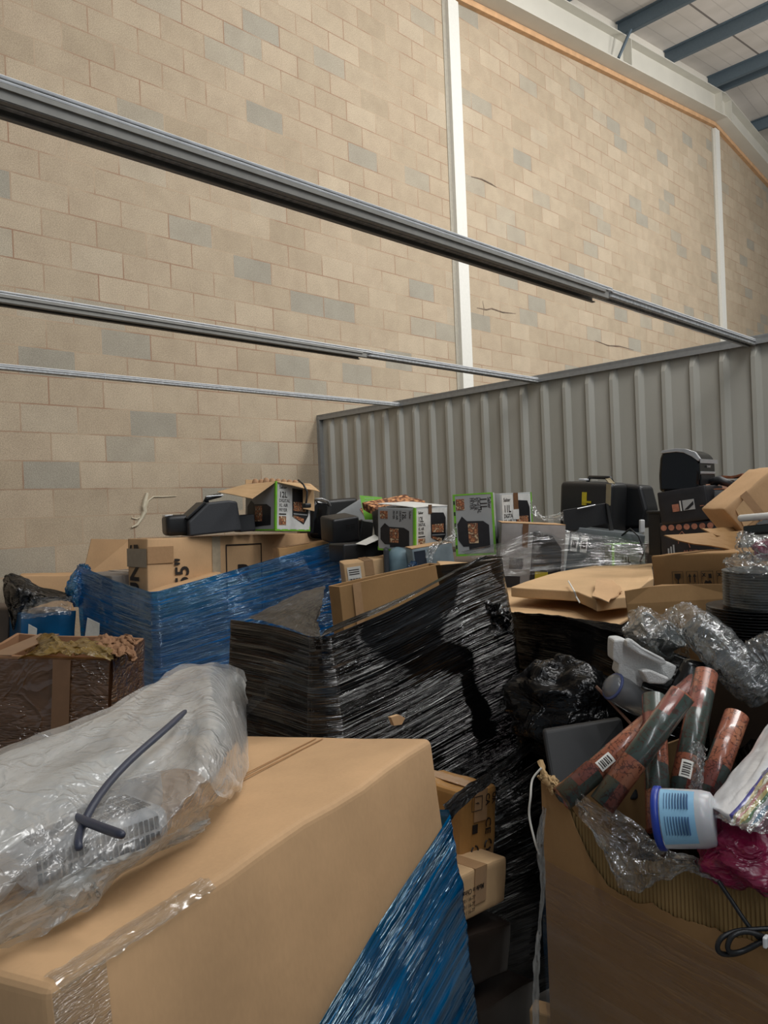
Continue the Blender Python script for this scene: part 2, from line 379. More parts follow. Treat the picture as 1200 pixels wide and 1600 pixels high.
plab = {8.2: 'dark grey steel roof purlin touching the very top edge of the photo', 9.98: 'dark grey steel roof purlin, only its end showing left of the braced one',
        11.75: 'dark grey steel roof purlin with a thin brace rod hanging below its end', 13.5: 'dark grey steel roof purlin between the braced purlin and the ridge pair',
        15.42: 'dark grey steel roof purlin, upper of the close pair at the ridge', 15.8: 'dark grey steel roof purlin, lower of the close pair at the ridge',
        17.7: 'dark grey steel roof purlin beyond the ridge at the right edge'}
for x, lb in plab.items():
    mb = MB(); z0 = zr(x)+.49; y0, y1 = -13.9, 5.99
    L = y1-y0; yc = (y0+y1)/2
    for c, d in (((0, 0, .11), (.012, L, .21)), ((.035, 0, .006), (.07, L, .012)), ((-.035, 0, .214), (.07, L, .012)), ((.064, 0, .018), (.008, L, .03))):
        mb.box(c, d)
    o = mb.build('roof_purlin', PURL, M=Matrix.Translation((x, yc, z0))); tag(o, lb, 'beam', 'purlins under the roof sheets')
    bpy.context.view_layer.update()
    if x == 11.75:
        inv = Matrix.Translation((x, yc, z0)).inverted()
        b = MB().tube([inv @ Vector((11.72, 5.75, z0)), inv @ Vector((11.5, 5.87, zr(11.5)+.03))], .028, 6).build('brace_rod', PURL, o)
# ribbed steel partition standing on the x = 5.185 line
k = NT('galvanised_sheet'); f = k.noise(3, mapping=(1, 1, .3), detail=5)
k.link(k.ramp(f, [(.35, lin((172, 170, 160))), (.65, lin((184, 182, 173)))]), k.b.inputs['Base Color']); k.b.inputs['Roughness'].default_value = .45; k.b.inputs['Metallic'].default_value = .1
SHEET = k.m
k = NT('galvanised_rail'); f = k.noise(60, mapping=(1, .2, 1), detail=3)
k.link(k.ramp(f, [(.35, lin((168, 170, 172))), (.65, lin((205, 207, 208)))]), k.b.inputs['Base Color']); k.b.inputs['Roughness'].default_value = .4; k.b.inputs['Metallic'].default_value = .25
RAILM = k.m
prof = []; y = WY-.0
n = 0
while y > -1.2:
    y0 = 5.204+.2-.2*n+.006; n += 1
    prof += [(PX+.0, y0+.001+.0), (PX-.034, y0-.008), (PX-.034, y0-.034), (PX+.0, y0-.062)]
    y = y0
prof = [(PX, WY)]+[p for p in prof if p[1] < WY]
# ribs only between the pans: far ribs first
extra = []
for i in range(4, 0, -1):
    y0 = 5.204+.2+.2*i+.006
    if y0 < WY: extra += [(PX, y0+.001), (PX-.034, y0-.008), (PX-.034, y0-.034), (PX, y0-.062)]
prof = [prof[0]]+extra+prof[1:]
mb = MB(); zt = PZT-.03
for (x, y) in prof: mb.vert((x, y, .02)); 
for (x, y) in prof: mb.vert((x, y, zt-.10))
for (x, y) in prof: mb.vert((x+(PX-x)*.75, y, zt))
N = len(prof)
for j in range(2):
    for i in range(N-1): mb.f.append([j*N+i, (j+1)*N+i, (j+1)*N+i+1, j*N+i+1])
part = structure(mb, 'wall_right', SHEET, solid=.002)
mb = MB().box((PX, (WY-1.2)/2, PZT-.012), (.09, WY+1.2, .024)).box((PX-.042, (WY-1.2)/2, PZT-.03), (.006, WY+1.2, .05))
mb.box((PX-.02, WY-.02, PZT/2), (.06, .04, PZT-.03))
structure(mb, 'trim_3', plain('trim_steel', (150, 151, 150), .45, metal=.3))
mb = MB()
for i in range(8): mb.box((PX+.05, WY-1.0*i-.3, PZT/2), (.04, .04, PZT-.06))
structure(mb, 'trim_4', SHEET)
# three horizontal rails from the left to the top of the partition
def rail(yc, lb, sleeve, wd, hh, grooves=True):
    root = empty('steel_rail', lb, 'rail', Matrix.Translation((PX, yc, PZT-.024)), 'rails carried by the partition')
    L = 11.0; t = .004; mb = MB(); z0 = .0
    def chan(mb, x0, x1, wd, hh):
        Lx = x1-x0; xc = (x0+x1)/2
        mb.box((xc, 0, z0), (Lx, wd, t)); mb.box((xc, -wd/2, z0-hh/2), (Lx, t, hh)); mb.box((xc, wd/2, z0-hh/2), (Lx, t, hh))
        mb.box((xc, -wd/2+.008, z0-hh), (Lx, .016, t)); mb.box((xc, wd/2-.008, z0-hh), (Lx, .016, t))
    chan(mb, -L, .03, wd, hh)
    mb.build('channel', RAILM, root, bevel=.001, bseg=1)
    if sleeve:
        mb = MB(); chan(mb, -L, -1.93, sleeve[0], sleeve[1]); mb.box((-L/2-1, -sleeve[0]/2-.004, -sleeve[1]*.45), (L-1.93, .008, .012))
        mb.build('sleeve', plain('sleeve_steel', (142, 140, 134), .45, metal=.15), root)
    mb = MB()
    ww = (sleeve[0] if sleeve else wd)/2+.004
    for i in range(2): mb.tube([(-L, -ww, z0-.002-.011*i), (-1.9, -ww, z0-.002-.011*i), (-1.88, -wd/2-.005, z0-.002-.010*i), (.02, -wd/2-.005, z0-.002-.010*i)], .004, 6)
    mb.build('edge_bead', plain('bright_steel', (232, 234, 236), .35, metal=.2), root)
    for x in (-1.9, -2.9, -3.9):
        mb = MB(); mb.tube([(x, -wd/2-.004, .008), (x, -wd/2-.004, -hh-.004)], .003, 6)
        mb.build('fixing_wire', RAILM, root)
rail(1.80, 'thick dark sided steel rail, nearest and highest of the three crossing the wall', (.085, .052), .062, .034)
rail(3.44, 'middle of the three steel rails crossing in front of the block wall', (.075, .045), .055, .032)
rail(4.98, 'thin steel rail, lowest and farthest of the three in front of the wall', None, .045, .03)
# pale smear on the blockwork
def wy(x, y, e=.004): r = fwd+RT*((x-600)/F)-UP*((y-800)/F); return CAM+r*((WY-e)/r.y)
mb = MB(); SM = plain('pale_plaster', (214, 204, 180), .9, bump=.6, scale=120)
mb.tube([wy(*p, .012) for p in ((230, 770), (227, 782), (225, 792), (226, 800), (221, 810), (214, 820), (206, 824))], [.012, .02, .022, .02, .014, .012, .006], 6)
mb.tube([wy(*p, .006) for p in ((226, 795), (232, 782), (240, 776), (256, 776), (276, 775))], [.008, .007, .006, .005, .003], 6)
mb.tube([wy(*p, .006) for p in ((222, 806), (214, 811), (206, 809))], .005, 6)
mb.build('plaster_smear', SM, wall)
ST = plain('old_soot', (120, 104, 90), .95, var=.3, scale=20)
for pts_, rr_ in ((((745, 481), (760, 484), (768, 482), (785, 488), (806, 490)), .010), (((736, 276), (752, 280), (768, 288), (776, 293)), .012), (((754, 470), (756, 482), (755, 494)), .007), (((930, 532), (950, 540), (968, 541), (990, 547)), .010), (((232, 0), (233, 2)), .004)):
    MB().tube([wy(x_, y_, .0) for x_, y_ in pts_], [rr_*.4]+[rr_]*(len(pts_)-2)+[rr_*.3], 6).build('dark_stain', ST, wall)
# ==PILE==

# ------------------------------------------------------------ film helpers
def wrap_shell(name, label, cat, pts, zb, m, seg=.02, rows=60, amp=.004, vs=60, us=2.5, group=None, parent=None, belly=0, seed=0, solid=0, flare=0):
    """film wound round a pile. pts: (x, y, rim z) in world; film runs down to zb"""
    P3 = [Vector(p) for p in pts]; acc = [0]
    for a, b in zip(P3, P3[1:]): acc.append(acc[-1]+(b.xy-a.xy).length)
    L = acc[-1]; nu = int(L/seg)
    def at(s):
        for i in range(len(P3)-1):
            if s <= acc[i+1] or i == len(P3)-2:
                t = (s-acc[i])/max(1e-6, acc[i+1]-acc[i]); return P3[i].lerp(P3[i+1], t)
    mb = MB(); ctr = sum((p for p in P3), Vector())/len(P3)
    def fn(u, v):
        s = u*L; r = .035; a = at(max(0, s-r)); b = at(min(L, s+r)); p = (a+b)/2
        z = p.z+(zb-p.z)*v; t = (b-a); nrm = Vector((t.y, -t.x, 0))
        if nrm.length > 1e-6: nrm.normalize()
        zz = v*(p.z-zb)
        a1 = (noise.noise(Vector((s*us+seed, v*vs, 0)))+.6*noise.noise(Vector((s*us*1.6+9, v*vs*2.1, 3+seed))))*amp
        a2 = noise.noise(Vector((s*1.7+seed, v*4, 7)))*amp*3+belly*math.sin(math.pi*min(1, v*1.1))
        return Vector((p.x+flare*v*s/L, p.y, z))+nrm*(a1+a2)
    mb.grid(fn, nu, rows, ulen=L, vlen=1.0)
    o = mb.build(name, m, parent, smooth=True, solid=solid)
    if label: tag(o, label, cat, group)
    return o
def sheet(name, rows, m, nu=40, nv=24, amp=.006, sc=12, su=1, sv=1, parent=None, seed=0, stretch=(1, 1), wsolid=0, subm=False):
    """smooth sheet through rows of control points (all rows same length)"""
    R = [[Vector(p) for p in r] for r in rows]
    def cr(a, t):
        n = len(a)-1; x = t*n; i = min(int(x), n-1); f = x-i
        p0, p1, p2, p3 = a[max(i-1, 0)], a[i], a[i+1], a[min(i+2, n)]
        return .5*((2*p1)+(p2-p0)*f+(2*p0-5*p1+4*p2-p3)*f*f+(3*p1-p0-3*p2+p3)*f**3)
    def fn(u, v):
        p = cr([cr(r, u) for r in R], v)
        q = Vector((u*sc*stretch[0]+seed, v*sc*stretch[1], seed*.37))
        d = Vector((noise.noise(q), noise.noise(q+Vector((5, 9, 2))), noise.noise(q+Vector((11, 3, 8)))))+.5*noise.noise_vector(q*2.3)
        rd = (1-abs(noise.noise(q*.8+Vector((2, 2, 2))))*2.2)
        return p+d*amp-fwd*(rd*amp*.8)
    mb = MB().grid(fn, nu, nv, su, sv)
    return mb.build(name, m, parent, smooth=True, solid=wsolid)
def toloc(o, root):
    """re-home a world-space mesh object under root"""
    o.data.transform(root.matrix_world.inverted()); o.parent = root; return o

BLUE = film('blue_stretch_film', (10, 140, 215), (0, 104, 176), .55, rough=.08, su=1.4, sv=60, bump=1.0, dist=.035, gl=(.8, .95, 1), dens=.4, coat=.22)
BLUEN = film('blue_film_near', (0, 130, 200), (0, 112, 172), .5, rough=.07, su=1.6, sv=34, bump=1.0, dist=.024, gl=(.7, .9, 1), dens=.5, coat=.18)
BLKF = film('black_stretch_film', (14, 14, 14), (8, 8, 9), .98, rough=.07, su=.9, sv=50, bump=1.0, dist=.024, gl=1.0, dens=.05, coat=.08)
BLKT = film('thin_black_film', (50, 50, 50), (12, 12, 13), .7, rough=.2, su=3, sv=40, bump=.8, dist=.006, gl=.8, dens=.4)
CLEAR = film('clear_film', (238, 240, 240), (190, 192, 192), .06, rough=.1, su=3, sv=50, bump=.9, dist=.006, gl=1.0, dens=.12)
CLEARBAG = film('clear_bag_film', (232, 234, 234), (206, 208, 208), .08, rough=.09, su=5, sv=5, bump=.4, dist=.01, wrinkle=13, gl=1.0, dens=.12, coat=.13, wb=.5)
MILK = film('milky_bag_film', (226, 228, 228), (254, 254, 252), .25, rough=.2, su=4, sv=4, bump=.3, dist=.008, wrinkle=9, gl=1.0, dens=.16, coat=.07, wb=.45, trl=.25)
MILK2 = film('milky_inner_film', (236, 237, 236), (254, 254, 252), .60, rough=.2, su=3, sv=3, bump=.3, dist=.008, wrinkle=7, gl=1.0, dens=.3, coat=.06, wb=.5, trl=.25)
YELF = film('yellow_film', (190, 165, 100), (150, 122, 62), .6, rough=.2, su=4, sv=8, bump=.6, dist=.01, wrinkle=9, gl=.8, dens=.2)

BLKG = film('dull_black_film', (14, 14, 14), (8, 8, 9), .99, rough=.09, su=.9, sv=40, bump=.9, dist=.018, gl=1.0, dens=.03, coat=.035, graz=.08)

# ------------------------------------------------------------ air fryer carton print
def fryer_front(Fm, w_, h_, parent, litres, sc=1.0, words=True):
    """front panel: wording column on the left, picture of the fryer on the right"""
    parent = decal(Fm, rect(.012, .012, w_-.008, h_-.008), BOXWHITE, parent, 'printed_panel')
    x = w_*.09
    text('Salter', h_*.085, Fm, x, h_*.86, INK, parent, bold=.015, lift=.0016)
    text(litres, h_*.17, Fm, x, h_*.68, INK, parent, bold=.02, sx=.8, lift=.0016)
    for i, t in enumerate(('DIGITAL', 'XL AIR', 'FRYER')):
        text(t, h_*.095, Fm, x, h_*(.585-.095*i), INK, parent, bold=.012, sx=.78, lift=.0016)
    decal(Fm, rect(x, h_*.33, x+w_*.2, h_*.355), INK, parent, 'printed_bar', .0014)
    decal(Fm, rect(x, h_*.12, x+w_*.2, h_*.30), FOOD, parent, 'food_picture', .0014)
    q = [(.46, .88), (.86, .86), (.93, .74), (.93, .32), (.80, .14), (.47, .3)]
    decal(Fm, [(a*w_, b*h_) for a, b in q], BOXBLACK, parent, 'fryer_picture', .0014)
    decal(Fm, [(a*w_, b*h_) for a, b in ((.5, .6), (.86, .6), (.86, .40), (.5, .42))], FOOD, parent, 'food_picture', .0024)
    decal(Fm, [(a*w_, b*h_) for a, b in ((.5, .33), (.8, .26), (.8, .18), (.5, .28))], FOOD, parent, 'food_picture', .0024)
    decal(Fm, [(a*w_, b*h_) for a, b in ((.5, .345), (.9, .33), (.9, .352), (.5, .37))], SILVER, parent, 'door_rim', .0026)
def fryer_side(Fm, w_, h_, parent, litres, turned=True):
    parent = decal(Fm, rect(.008, .012, w_-.012, h_-.008), BOXGREY, parent, 'printed_panel')
    q = [(.08, .52), (.2, .64), (.32, .56), (.72, .55), (.86, .48), (.86, .12), (.34, .09), (.34, .15), (.2, .15), (.08, .26)]
    decal(Fm, [(a*w_, b*h_) for a, b in q], BOXBLACK, parent, 'fryer_picture', .0014)
    decal(Fm, rect(w_*.34, h_*.2, w_*.58, h_*.52), FOOD, parent, 'food_picture', .0024)
    if turned:
        text('Salter', h_*.08, Fm, w_*.86, h_*.93, INK, parent, bold=.015, rot=-90, lift=.0016)
        text(litres, h_*.15, Fm, w_*.68, h_*.93, INK, parent, bold=.02, rot=-90, sx=.9, lift=.0016)
        for i, t in enumerate(('DIGITAL', 'XL AIR', 'FRYER')):
            text(t, h_*.08, Fm, w_*(.60-.09*i), h_*.93, INK, parent, bold=.012, rot=-90, sx=.85, lift=.0016)
        decal(Fm, rect(w_*.07, h_*.74, w_*.28, h_*.92), FOOD, parent, 'food_picture', .0014)
def green_edges(w_, d_, h_, parent, front=True, sidepanel='left', t=.012):
    mb = MB(); e = .0014
    sx_ = -1 if sidepanel == 'left' else 1
    mb.box((sx_*w_/2, -d_/2, h_/2), (t, t*1.2, h_+e)); mb.build('green_corner_strip', GREEN, parent)
    MB().box((0, -d_/2-e*.6, .016), (w_, e, .03)).build('green_base_strip', GREEN, parent)
    MB().box((sx_*(w_/2+e*.6), 0, .012), (e, d_, .02)).build('green_side_strip', GREEN, parent)
    mb = MB()
    for i in range(4): mb.box((-w_/2+w_*(.14+.24*i), -d_/2-e*1.6, .016), (w_*.07, e, .014))
    mb.build('printed_icons', BOXWHITE, parent)

def fryer_carton(name, label, fr, litres, side='left', dull=False, turned=True, seed=0, flaps=False):
    M, w_, d_, h_ = fr; root = empty(name, label, 'box', M)
    if flaps:
        t = .005; mb = MB()
        mb.box((0, -d_/2+t/2, h_/2), (w_, t, h_)).box((0, d_/2-t/2, h_/2), (w_, t, h_))
        mb.box((-w_/2+t/2, 0, h_/2), (t, d_-2*t, h_)).box((w_/2-t/2, 0, h_/2), (t, d_-2*t, h_)).box((0, 0, t/2), (w_-2*t, d_-2*t, t))
        mb.build('body', BOXGREY, root)
    else: soft_box(w_, d_, h_, BOXGREY, root, r=.003, dent=.001, cuts=4, seed=seed)
    fryer_front(face(w_, d_, h_, 'front'), w_, h_, root, litres)
    fs = face(w_, d_, h_, side)
    fryer_side(fs, d_, h_, root, litres, turned)
    green_edges(w_, d_, h_, root, sidepanel=side)
    return root

# ============================================================ LEFT: blue wrapped pallet against the wall
A0 = P(243, 925, 4.25); ax, ay = A0.x, A0.y
RX = P(540, 840, 5.30).x
wall_l = ay+1.0
def zat(x, y, X, Y):   # height where the sight line through pixel (x, y) passes over plan point nearest X,Y
    d = (Vector((X, Y, CZ))-CAM).dot(Vector((fwd.x, fwd.y, 0)))
    return P(x, y, d).z
pl = P(115, 890, 4.25+.713*1.05)
wood = plain('pallet_wood', (150, 120, 84), .85, var=.2, scale=12)
def pallet(lb, x0, y0, x1, y1, rz=0):
    root = empty('wooden_pallet', lb, 'pallet', Matrix.Translation(((x0+x1)/2, (y0+y1)/2, 0))); w_, d_ = x1-x0, y1-y0
    for i in range(5): MB().box((0, -d_/2+.05+i*(d_-.1)/4, .13), (w_, .1, .02)).build('top_board', wood, root)
    for i in range(3): MB().box((-w_/2+.05+i*(w_-.1)/2, 0, .06), (.1, d_, .12)).build('bearer', wood, root)
    return root
pallet('wooden pallet under the blue wrapped boxes by the block wall', ax, ay, RX, wall_l)
tv = frame(P(240, 842, 4.33)+Vector((.03, .14, 0)), P(527, 832, 5.33)+Vector((.0, .14, 0)), .24, .95)
tvw = tv[1]
root = empty('television_carton', 'long brown television carton printed 55" standing in the blue wrapped pallet', 'box', tv[0])
_, w_, d_, h_ = tv
soft_box(w_, d_, h_, CARD, root, dent=.006, seed=3)
Ff = face(w_, d_, h_, 'front', .004); Fl = face(w_, d_, h_, 'left', .004)
text('55"', .13, Ff, .27, h_-.30, INK, root, rot=90, bold=.02)
text('SAMSUNG', .15, Fl, .14, h_-.72, INK, root, rot=90, bold=.03)
mb = MB()
def ring(mb, Fm, u0, v0, u1, v1, t):
    for r in (rect(u0, v0, u1, v0+t), rect(u0, v1-t, u1, v1), rect(u0, v0+t, u0+t, v1-t), rect(u1-t, v0+t, u1, v1-t)):
        mb.prism([Fm @ Vector((a, b, 0)) for a, b in r], Fm.to_3x3() @ Vector((0, 0, .0008)))
ring(mb, Ff, .54, h_-.5, .82, h_-.055, .008); mb.build('printed_frame', INK, root)
text('R', .16, Ff, .62, h_-.30, INK, root, rot=0, bold=.03, sx=1.2)
decal(Ff, rect(.44, h_-.6, .50, h_-.0), plain('strapping_tape', (176, 160, 136), .4), root, 'strap', th=.001)
decal(Ff, rect(.0, h_-.15, .17, h_-.05), TAPE, root, 'tape', th=.0012)
decal(Fl, rect(.0, h_-.17, d_, h_-.06), plain('grey_tape', (146, 134, 118), .3), root, 'tape', th=.0012)
MB().box((0, 0, h_+.004), (w_*.98, .05, .002)).build('tape', TAPE, root)
# carton at the right end of the pallet, in front of the television carton
f2 = frame(P(437, 857, 4.86)+Vector((0, .01, 0)), P(533, 842, 5.2)+Vector((0, .04, 0)), .07, .9)
carton('brown_carton', 'brown carton with taped corner under the blue film, right end of the pallet', 'box', f2, CARD3, seed=5)
# carton in front of the left part
f3 = frame(P(233, 926, 4.30)+Vector((.02, .01, 0)), P(345, 893, 4.75)+Vector((.0, .0, 0)), .07, .7)
carton('brown_carton', 'low brown carton edge showing just below the 55" lettering', 'box', f3, CARD, tape=False, seed=6)
# grey low box and the upright flap behind, left
f4 = frame(Vector((ax-.02, ay+.95, 1.31)), Vector((ax-.02, ay+.50, 1.31)), .42, .9)
carton('grey_taped_carton', 'grey film covered carton behind the blue film left of the television carton', 'box', f4, cardboard('grey_carton', (128, 122, 116)), seed=8, tapemat=plain('silver_tape', (150, 148, 142), .3))
mb = MB(); n = Vector((.0, .006, 0))
q = [P(128, 905, 5.05), P(143, 842, 5.05), P(203, 843, 5.25), P(203, 905, 5.25)]
q = [q[0]-Vector((0, 0, .5)), q[0], q[1], q[2], q[3]-Vector((0, 0, .5))]
o = mb.prism(q, n).build('upright_cardboard', CARD); tag(o, 'upright tan cardboard flap with slanted edge behind the blue film, by the wall', 'cardboard')
# the film
rim = [(RX+.02, ay-.0+.5, P(538, 838, 5.6).z), (RX+.02, ay-.03, P(538, 838, 5.3).z), (ax-.03, ay-.03, P(243, 925, 4.25).z), (ax-.03, wall_l*.5+ay*.5, zat(165, 905, ax-.03, wall_l*.5+ay*.5)), (ax-.03, wall_l, zat(118, 882, ax-.03, wall_l))]
rim = rim[::-1]
# split the long side so the rim can follow the drape
blue = wrap_shell('blue_stretch_wrap', 'blue stretch film wound round the pallet holding the 55" carton', 'plastic wrap', rim, .1, BLUE, seg=.018, rows=110, amp=.003, vs=45, us=.8)
# bunched tail of film at the left rear corner
cpt = P(126, 900, 4.95)
toloc(sheet('bunched_film', [[P(124, 884, 4.95), P(134, 880, 4.95), P(141, 888, 4.97)], [P(108, 905, 4.95), P(125, 903, 4.9), P(148, 905, 4.95)], [P(104, 928, 4.95), P(118, 925, 4.9), P(150, 925, 4.95)], [P(116, 945, 4.95), P(122, 948, 4.95), P(150, 950, 4.95)]], BLUE, 24, 24, amp=.02, sc=8), blue)
fl = P(212, 945, 4.5)
# paper label
Pl = [P(137, 965, 4.58), P(156, 974, 4.52), P(155, 996, 4.52), P(133, 996, 4.58)]
o = MB().prism(Pl, (-.004, -.004, 0)).build('paper_label', PAPER); toloc(o, blue)
Pl = [P(387, 958, 3.9), P(402, 953, 3.92), P(400, 982, 3.92), P(386, 984, 3.9)]

# ---- far left: black tied bag, carton and small blue wrapped block
f5 = frame(P(30, 900, 5.5), P(118, 899, 5.65), .35, 1.2)
carton('brown_carton', 'tan carton against the block wall behind the black film, far left', 'box', f5, CARD, tape=False, seed=9)
bt = sheet('black_film_bundle', [[P(8, 900, 5.0), P(20, 897, 5.0), P(40, 903, 5.1), P(60, 915, 5.1), P(110, 929, 5.0)], [P(5, 912, 4.9), P(22, 912, 4.82), P(45, 918, 4.85), P(72, 926, 4.88), P(110, 934, 4.9)],
     [P(8, 938, 4.9), P(22, 940, 4.84), P(40, 935, 4.84), P(62, 940, 4.85), P(100, 937, 4.9)], [P(15, 955, 4.9), P(24, 962, 4.86), P(38, 955, 4.88), P(50, 948, 4.9), P(62, 942, 4.95)], [P(18, 975, 4.9), P(22, 985, 4.9), P(28, 970, 4.9), P(34, 960, 4.9), P(40, 952, 4.95)]],
     BLKF, 50, 40, amp=.012, sc=6, wsolid=.006)
tag(bt, 'bunched black film draped over the pallet at the far left edge', 'plastic wrap')
f6 = frame(P(33, 960, 4.75), P(118, 955, 4.95), .45, 1.0)
root = empty('wrapped_block', 'small blue and clear wrapped block below the black film, far left', 'package', f6[0])
soft_box(f6[1], f6[2], f6[3], plain('deep_blue_pack', (8, 78, 120), .3, var=.3, scale=8), root, dent=.012, seed=4)
toloc(sheet('clear_film', [[P(40, 942, 4.85), P(70, 935, 4.85), P(112, 932, 4.9)], [P(36, 955, 4.72), P(70, 950, 4.72), P(112, 948, 4.8)], [P(34, 968, 4.7), P(70, 962, 4.7), P(112, 960, 4.78)]], CLEARBAG, 30, 16, amp=.014, sc=7), root)
toloc(MB().prism([P(45, 975, 4.68), P(58, 982, 4.66), P(57, 998, 4.66), P(44, 998, 4.68)], (-.003, -.003, 0)).build('paper_label', PAPER), root)
f7 = frame(P(-90, 948, 5.0), P(14, 953, 5.0), .3, 1.0)
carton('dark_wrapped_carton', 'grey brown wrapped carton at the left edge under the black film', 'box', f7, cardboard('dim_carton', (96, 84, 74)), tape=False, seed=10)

# ---- brown taped box at the left
f8 = frame(P(-60, 1026, 2.42), P(172, 1030, 2.45), .42, 1.15)
M, w_, d_, h_ = f8
root = empty('taped_carton', 'open brown carton covered in shiny brown parcel tape at the left edge', 'box', M)
mb = MB(); t = .012
mb.box((0, -d_/2+t/2, h_/2), (w_, t, h_)).box((0, d_/2-t/2, h_/2), (w_, t, h_)).box((-w_/2+t/2, 0, h_/2), (t, d_-2*t, h_)).box((w_/2-t/2, 0, h_/2), (t, d_-2*t, h_)).box((0, 0, .01), (w_-2*t, d_-2*t, .02)).box((0, 0, h_-.10), (w_-2*t, d_-2*t, .01))
mb.build('body', cardboard('taped_card', (150, 112, 82)), root, bevel=.002, bseg=1, sub=5, noisy=.012, nscale=7)
k = NT('tape_layers'); k.n.remove(k.b)
TAPEF = film('tape_film', (150, 115, 90), (112, 82, 60), .75, rough=.12, su=5, sv=16, bump=.9, dist=.012, wrinkle=5, gl=1.0, dens=.2)
def tfn(u, v): return Vector((-w_/2+u*w_, -d_/2-.008-.012*abs(noise.noise(Vector((u*5, v*9, 1)))), h_*(1-v)-.002))
MB().grid(tfn, 60, 90, w_, h_).build('tape_cover', TAPEF, root, smooth=True)
def tfn(u, v): return Vector((w_/2+.008+.012*abs(noise.noise(Vector((u*5, v*9, 4)))), -d_/2+u*d_, h_*(1-v)-.002))
MB().grid(tfn, 40, 90, d_, h_).build('tape_cover', TAPEF, root, smooth=True)
MB().box((-w_/2+.32, -d_/2-.022, h_/2), (.055, .002, h_)).build('tape_strip', plain('tape_tan', (128, 96, 70), .35, var=.06), root)
MB().box((-w_/2+.12, -.0, h_+.006), (.07, d_, .003)).build('tape_strip', plain('tape_tan', (128, 96, 70), .35), root)
# crumpled right rim
toloc(sheet('torn_flap', [[P(150, 1000, 2.75), P(165, 992, 2.72), P(182, 997, 2.7), P(200, 992, 2.68), P(212, 1002, 2.62)], [P(140, 1010, 2.62), P(160, 1004, 2.6), P(180, 1006, 2.58), P(196, 1004, 2.6), P(211, 1014, 2.55)], [P(150, 1025, 2.5), P(165, 1020, 2.48), P(185, 1024, 2.46), P(200, 1022, 2.48), P(210, 1035, 2.5)]], cardboard('taped_card', (150, 112, 82)), 40, 20, amp=.015, sc=9, wsolid=.003), root)
toloc(sheet('yellow_film', [[P(40, 1015, 2.8), P(75, 990, 2.7), P(100, 1003, 2.7), P(130, 998, 2.7), P(165, 1003, 2.65)], [P(45, 1022, 2.6), P(80, 1003, 2.55), P(105, 1008, 2.52), P(140, 1010, 2.5), P(176, 1015, 2.48)], [P(30, 1028, 2.42), P(80, 1020, 2.42), P(110, 1020, 2.42), P(140, 1024, 2.42), P(178, 1030, 2.42)]], YELF, 60, 30, amp=.014, sc=7), root)

# ============================================================ NEAR: big carton with the bag on top
A = PZ(75, 1545, 1.12); B = PZ(675, 1153, 1.12)
nf = frame(A, B, .80, 1.10, pitch=-5.5); M, w_, d_, h_ = nf
root = empty('large_cardboard_box', 'large plain tan cardboard box in the foreground, lower part wrapped in blue film', 'box', M)
mb = MB(); mb.seed = 2; mb.box((0, 0, h_/2), (w_, d_, h_))
mb.build('body', CARD, root, bevel=.016, bseg=4, sub=9, noisy=.006, nscale=5, smooth=True)
NTAPE = plain('aged_clear_tape', (190, 150, 108), .22, var=.03, bump=.2, scale=18)
NCR = cardboard('box_crease', (176, 136, 96))
mb = MB()
def tp(u, v): return Vector((-w_/2+.01+u*.30, -d_/2+.03+.002*noise.noise(Vector((u*9, v*4, 0)))-v*.05-.0, h_+.006-.0*v))
MB().grid(lambda u, v: Vector((-w_/2+.012+u*.26, -d_/2+.024-.030*v, h_+.003-max(0, v-.6)*.03+.003*noise.noise(Vector((u*14, v*6, 0))))), 50, 12, .3, .06).build('clear_tape', CLEAR, root, smooth=True)
MB().grid(lambda u, v: Vector((-w_/2-.002+.075*u, -d_/2-.009-.002*noise.noise(Vector((u*6, v*20, 5))), h_-.003-.5*v)), 6, 60, .3, .5).build('clear_tape', CLEAR, root, smooth=True)
for yy_, L_ in ((-.12, w_*.93), (-.1, w_*.93)):
    MB().box((0.0, yy_, h_+.0035), (L_, .003, .0018)).build('seam', NCR, root)
# blue film covering the lower right part of the front, edge rising to the right
FB = face(w_, d_, h_, 'front', .012)
def bl(u, v):
    x = w_*(.10+.915*u)
    top = h_-.86+(.70)*max(0, (u))**1.0
    z = top*(1-v)
    a = .012*abs(noise.noise(Vector((u*3+v*9, v*30-u*9, 0))))+.010*noise.noise(Vector((u*2, v*5, 8)))
    return Vector((-w_/2+x, -d_/2-.014-a, z))
def front_hit(Mx, dd, px, py):
    """local x, z of the front plane point behind a photograph pixel"""
    inv = Mx.inverted(); o = inv @ CAM; q = inv @ P(px, py, 1.0); t = (-dd/2-o.y)/(q.y-o.y); h = o+(q-o)*t; return h.x, h.z
fe = [front_hit(M, d_, *p) for p in ((692, 1268), (655, 1325), (600, 1410), (540, 1505), (470, 1615))][::-1]
def film_top(x):
    if x <= fe[0][0]: return fe[0][1]+(x-fe[0][0])*(fe[1][1]-fe[0][1])/(fe[1][0]-fe[0][0])
    for (a, za), (b, zb) in zip(fe, fe[1:]):
        if x <= b: return za+(zb-za)*(x-a)/(b-a)
    return fe[-1][1]
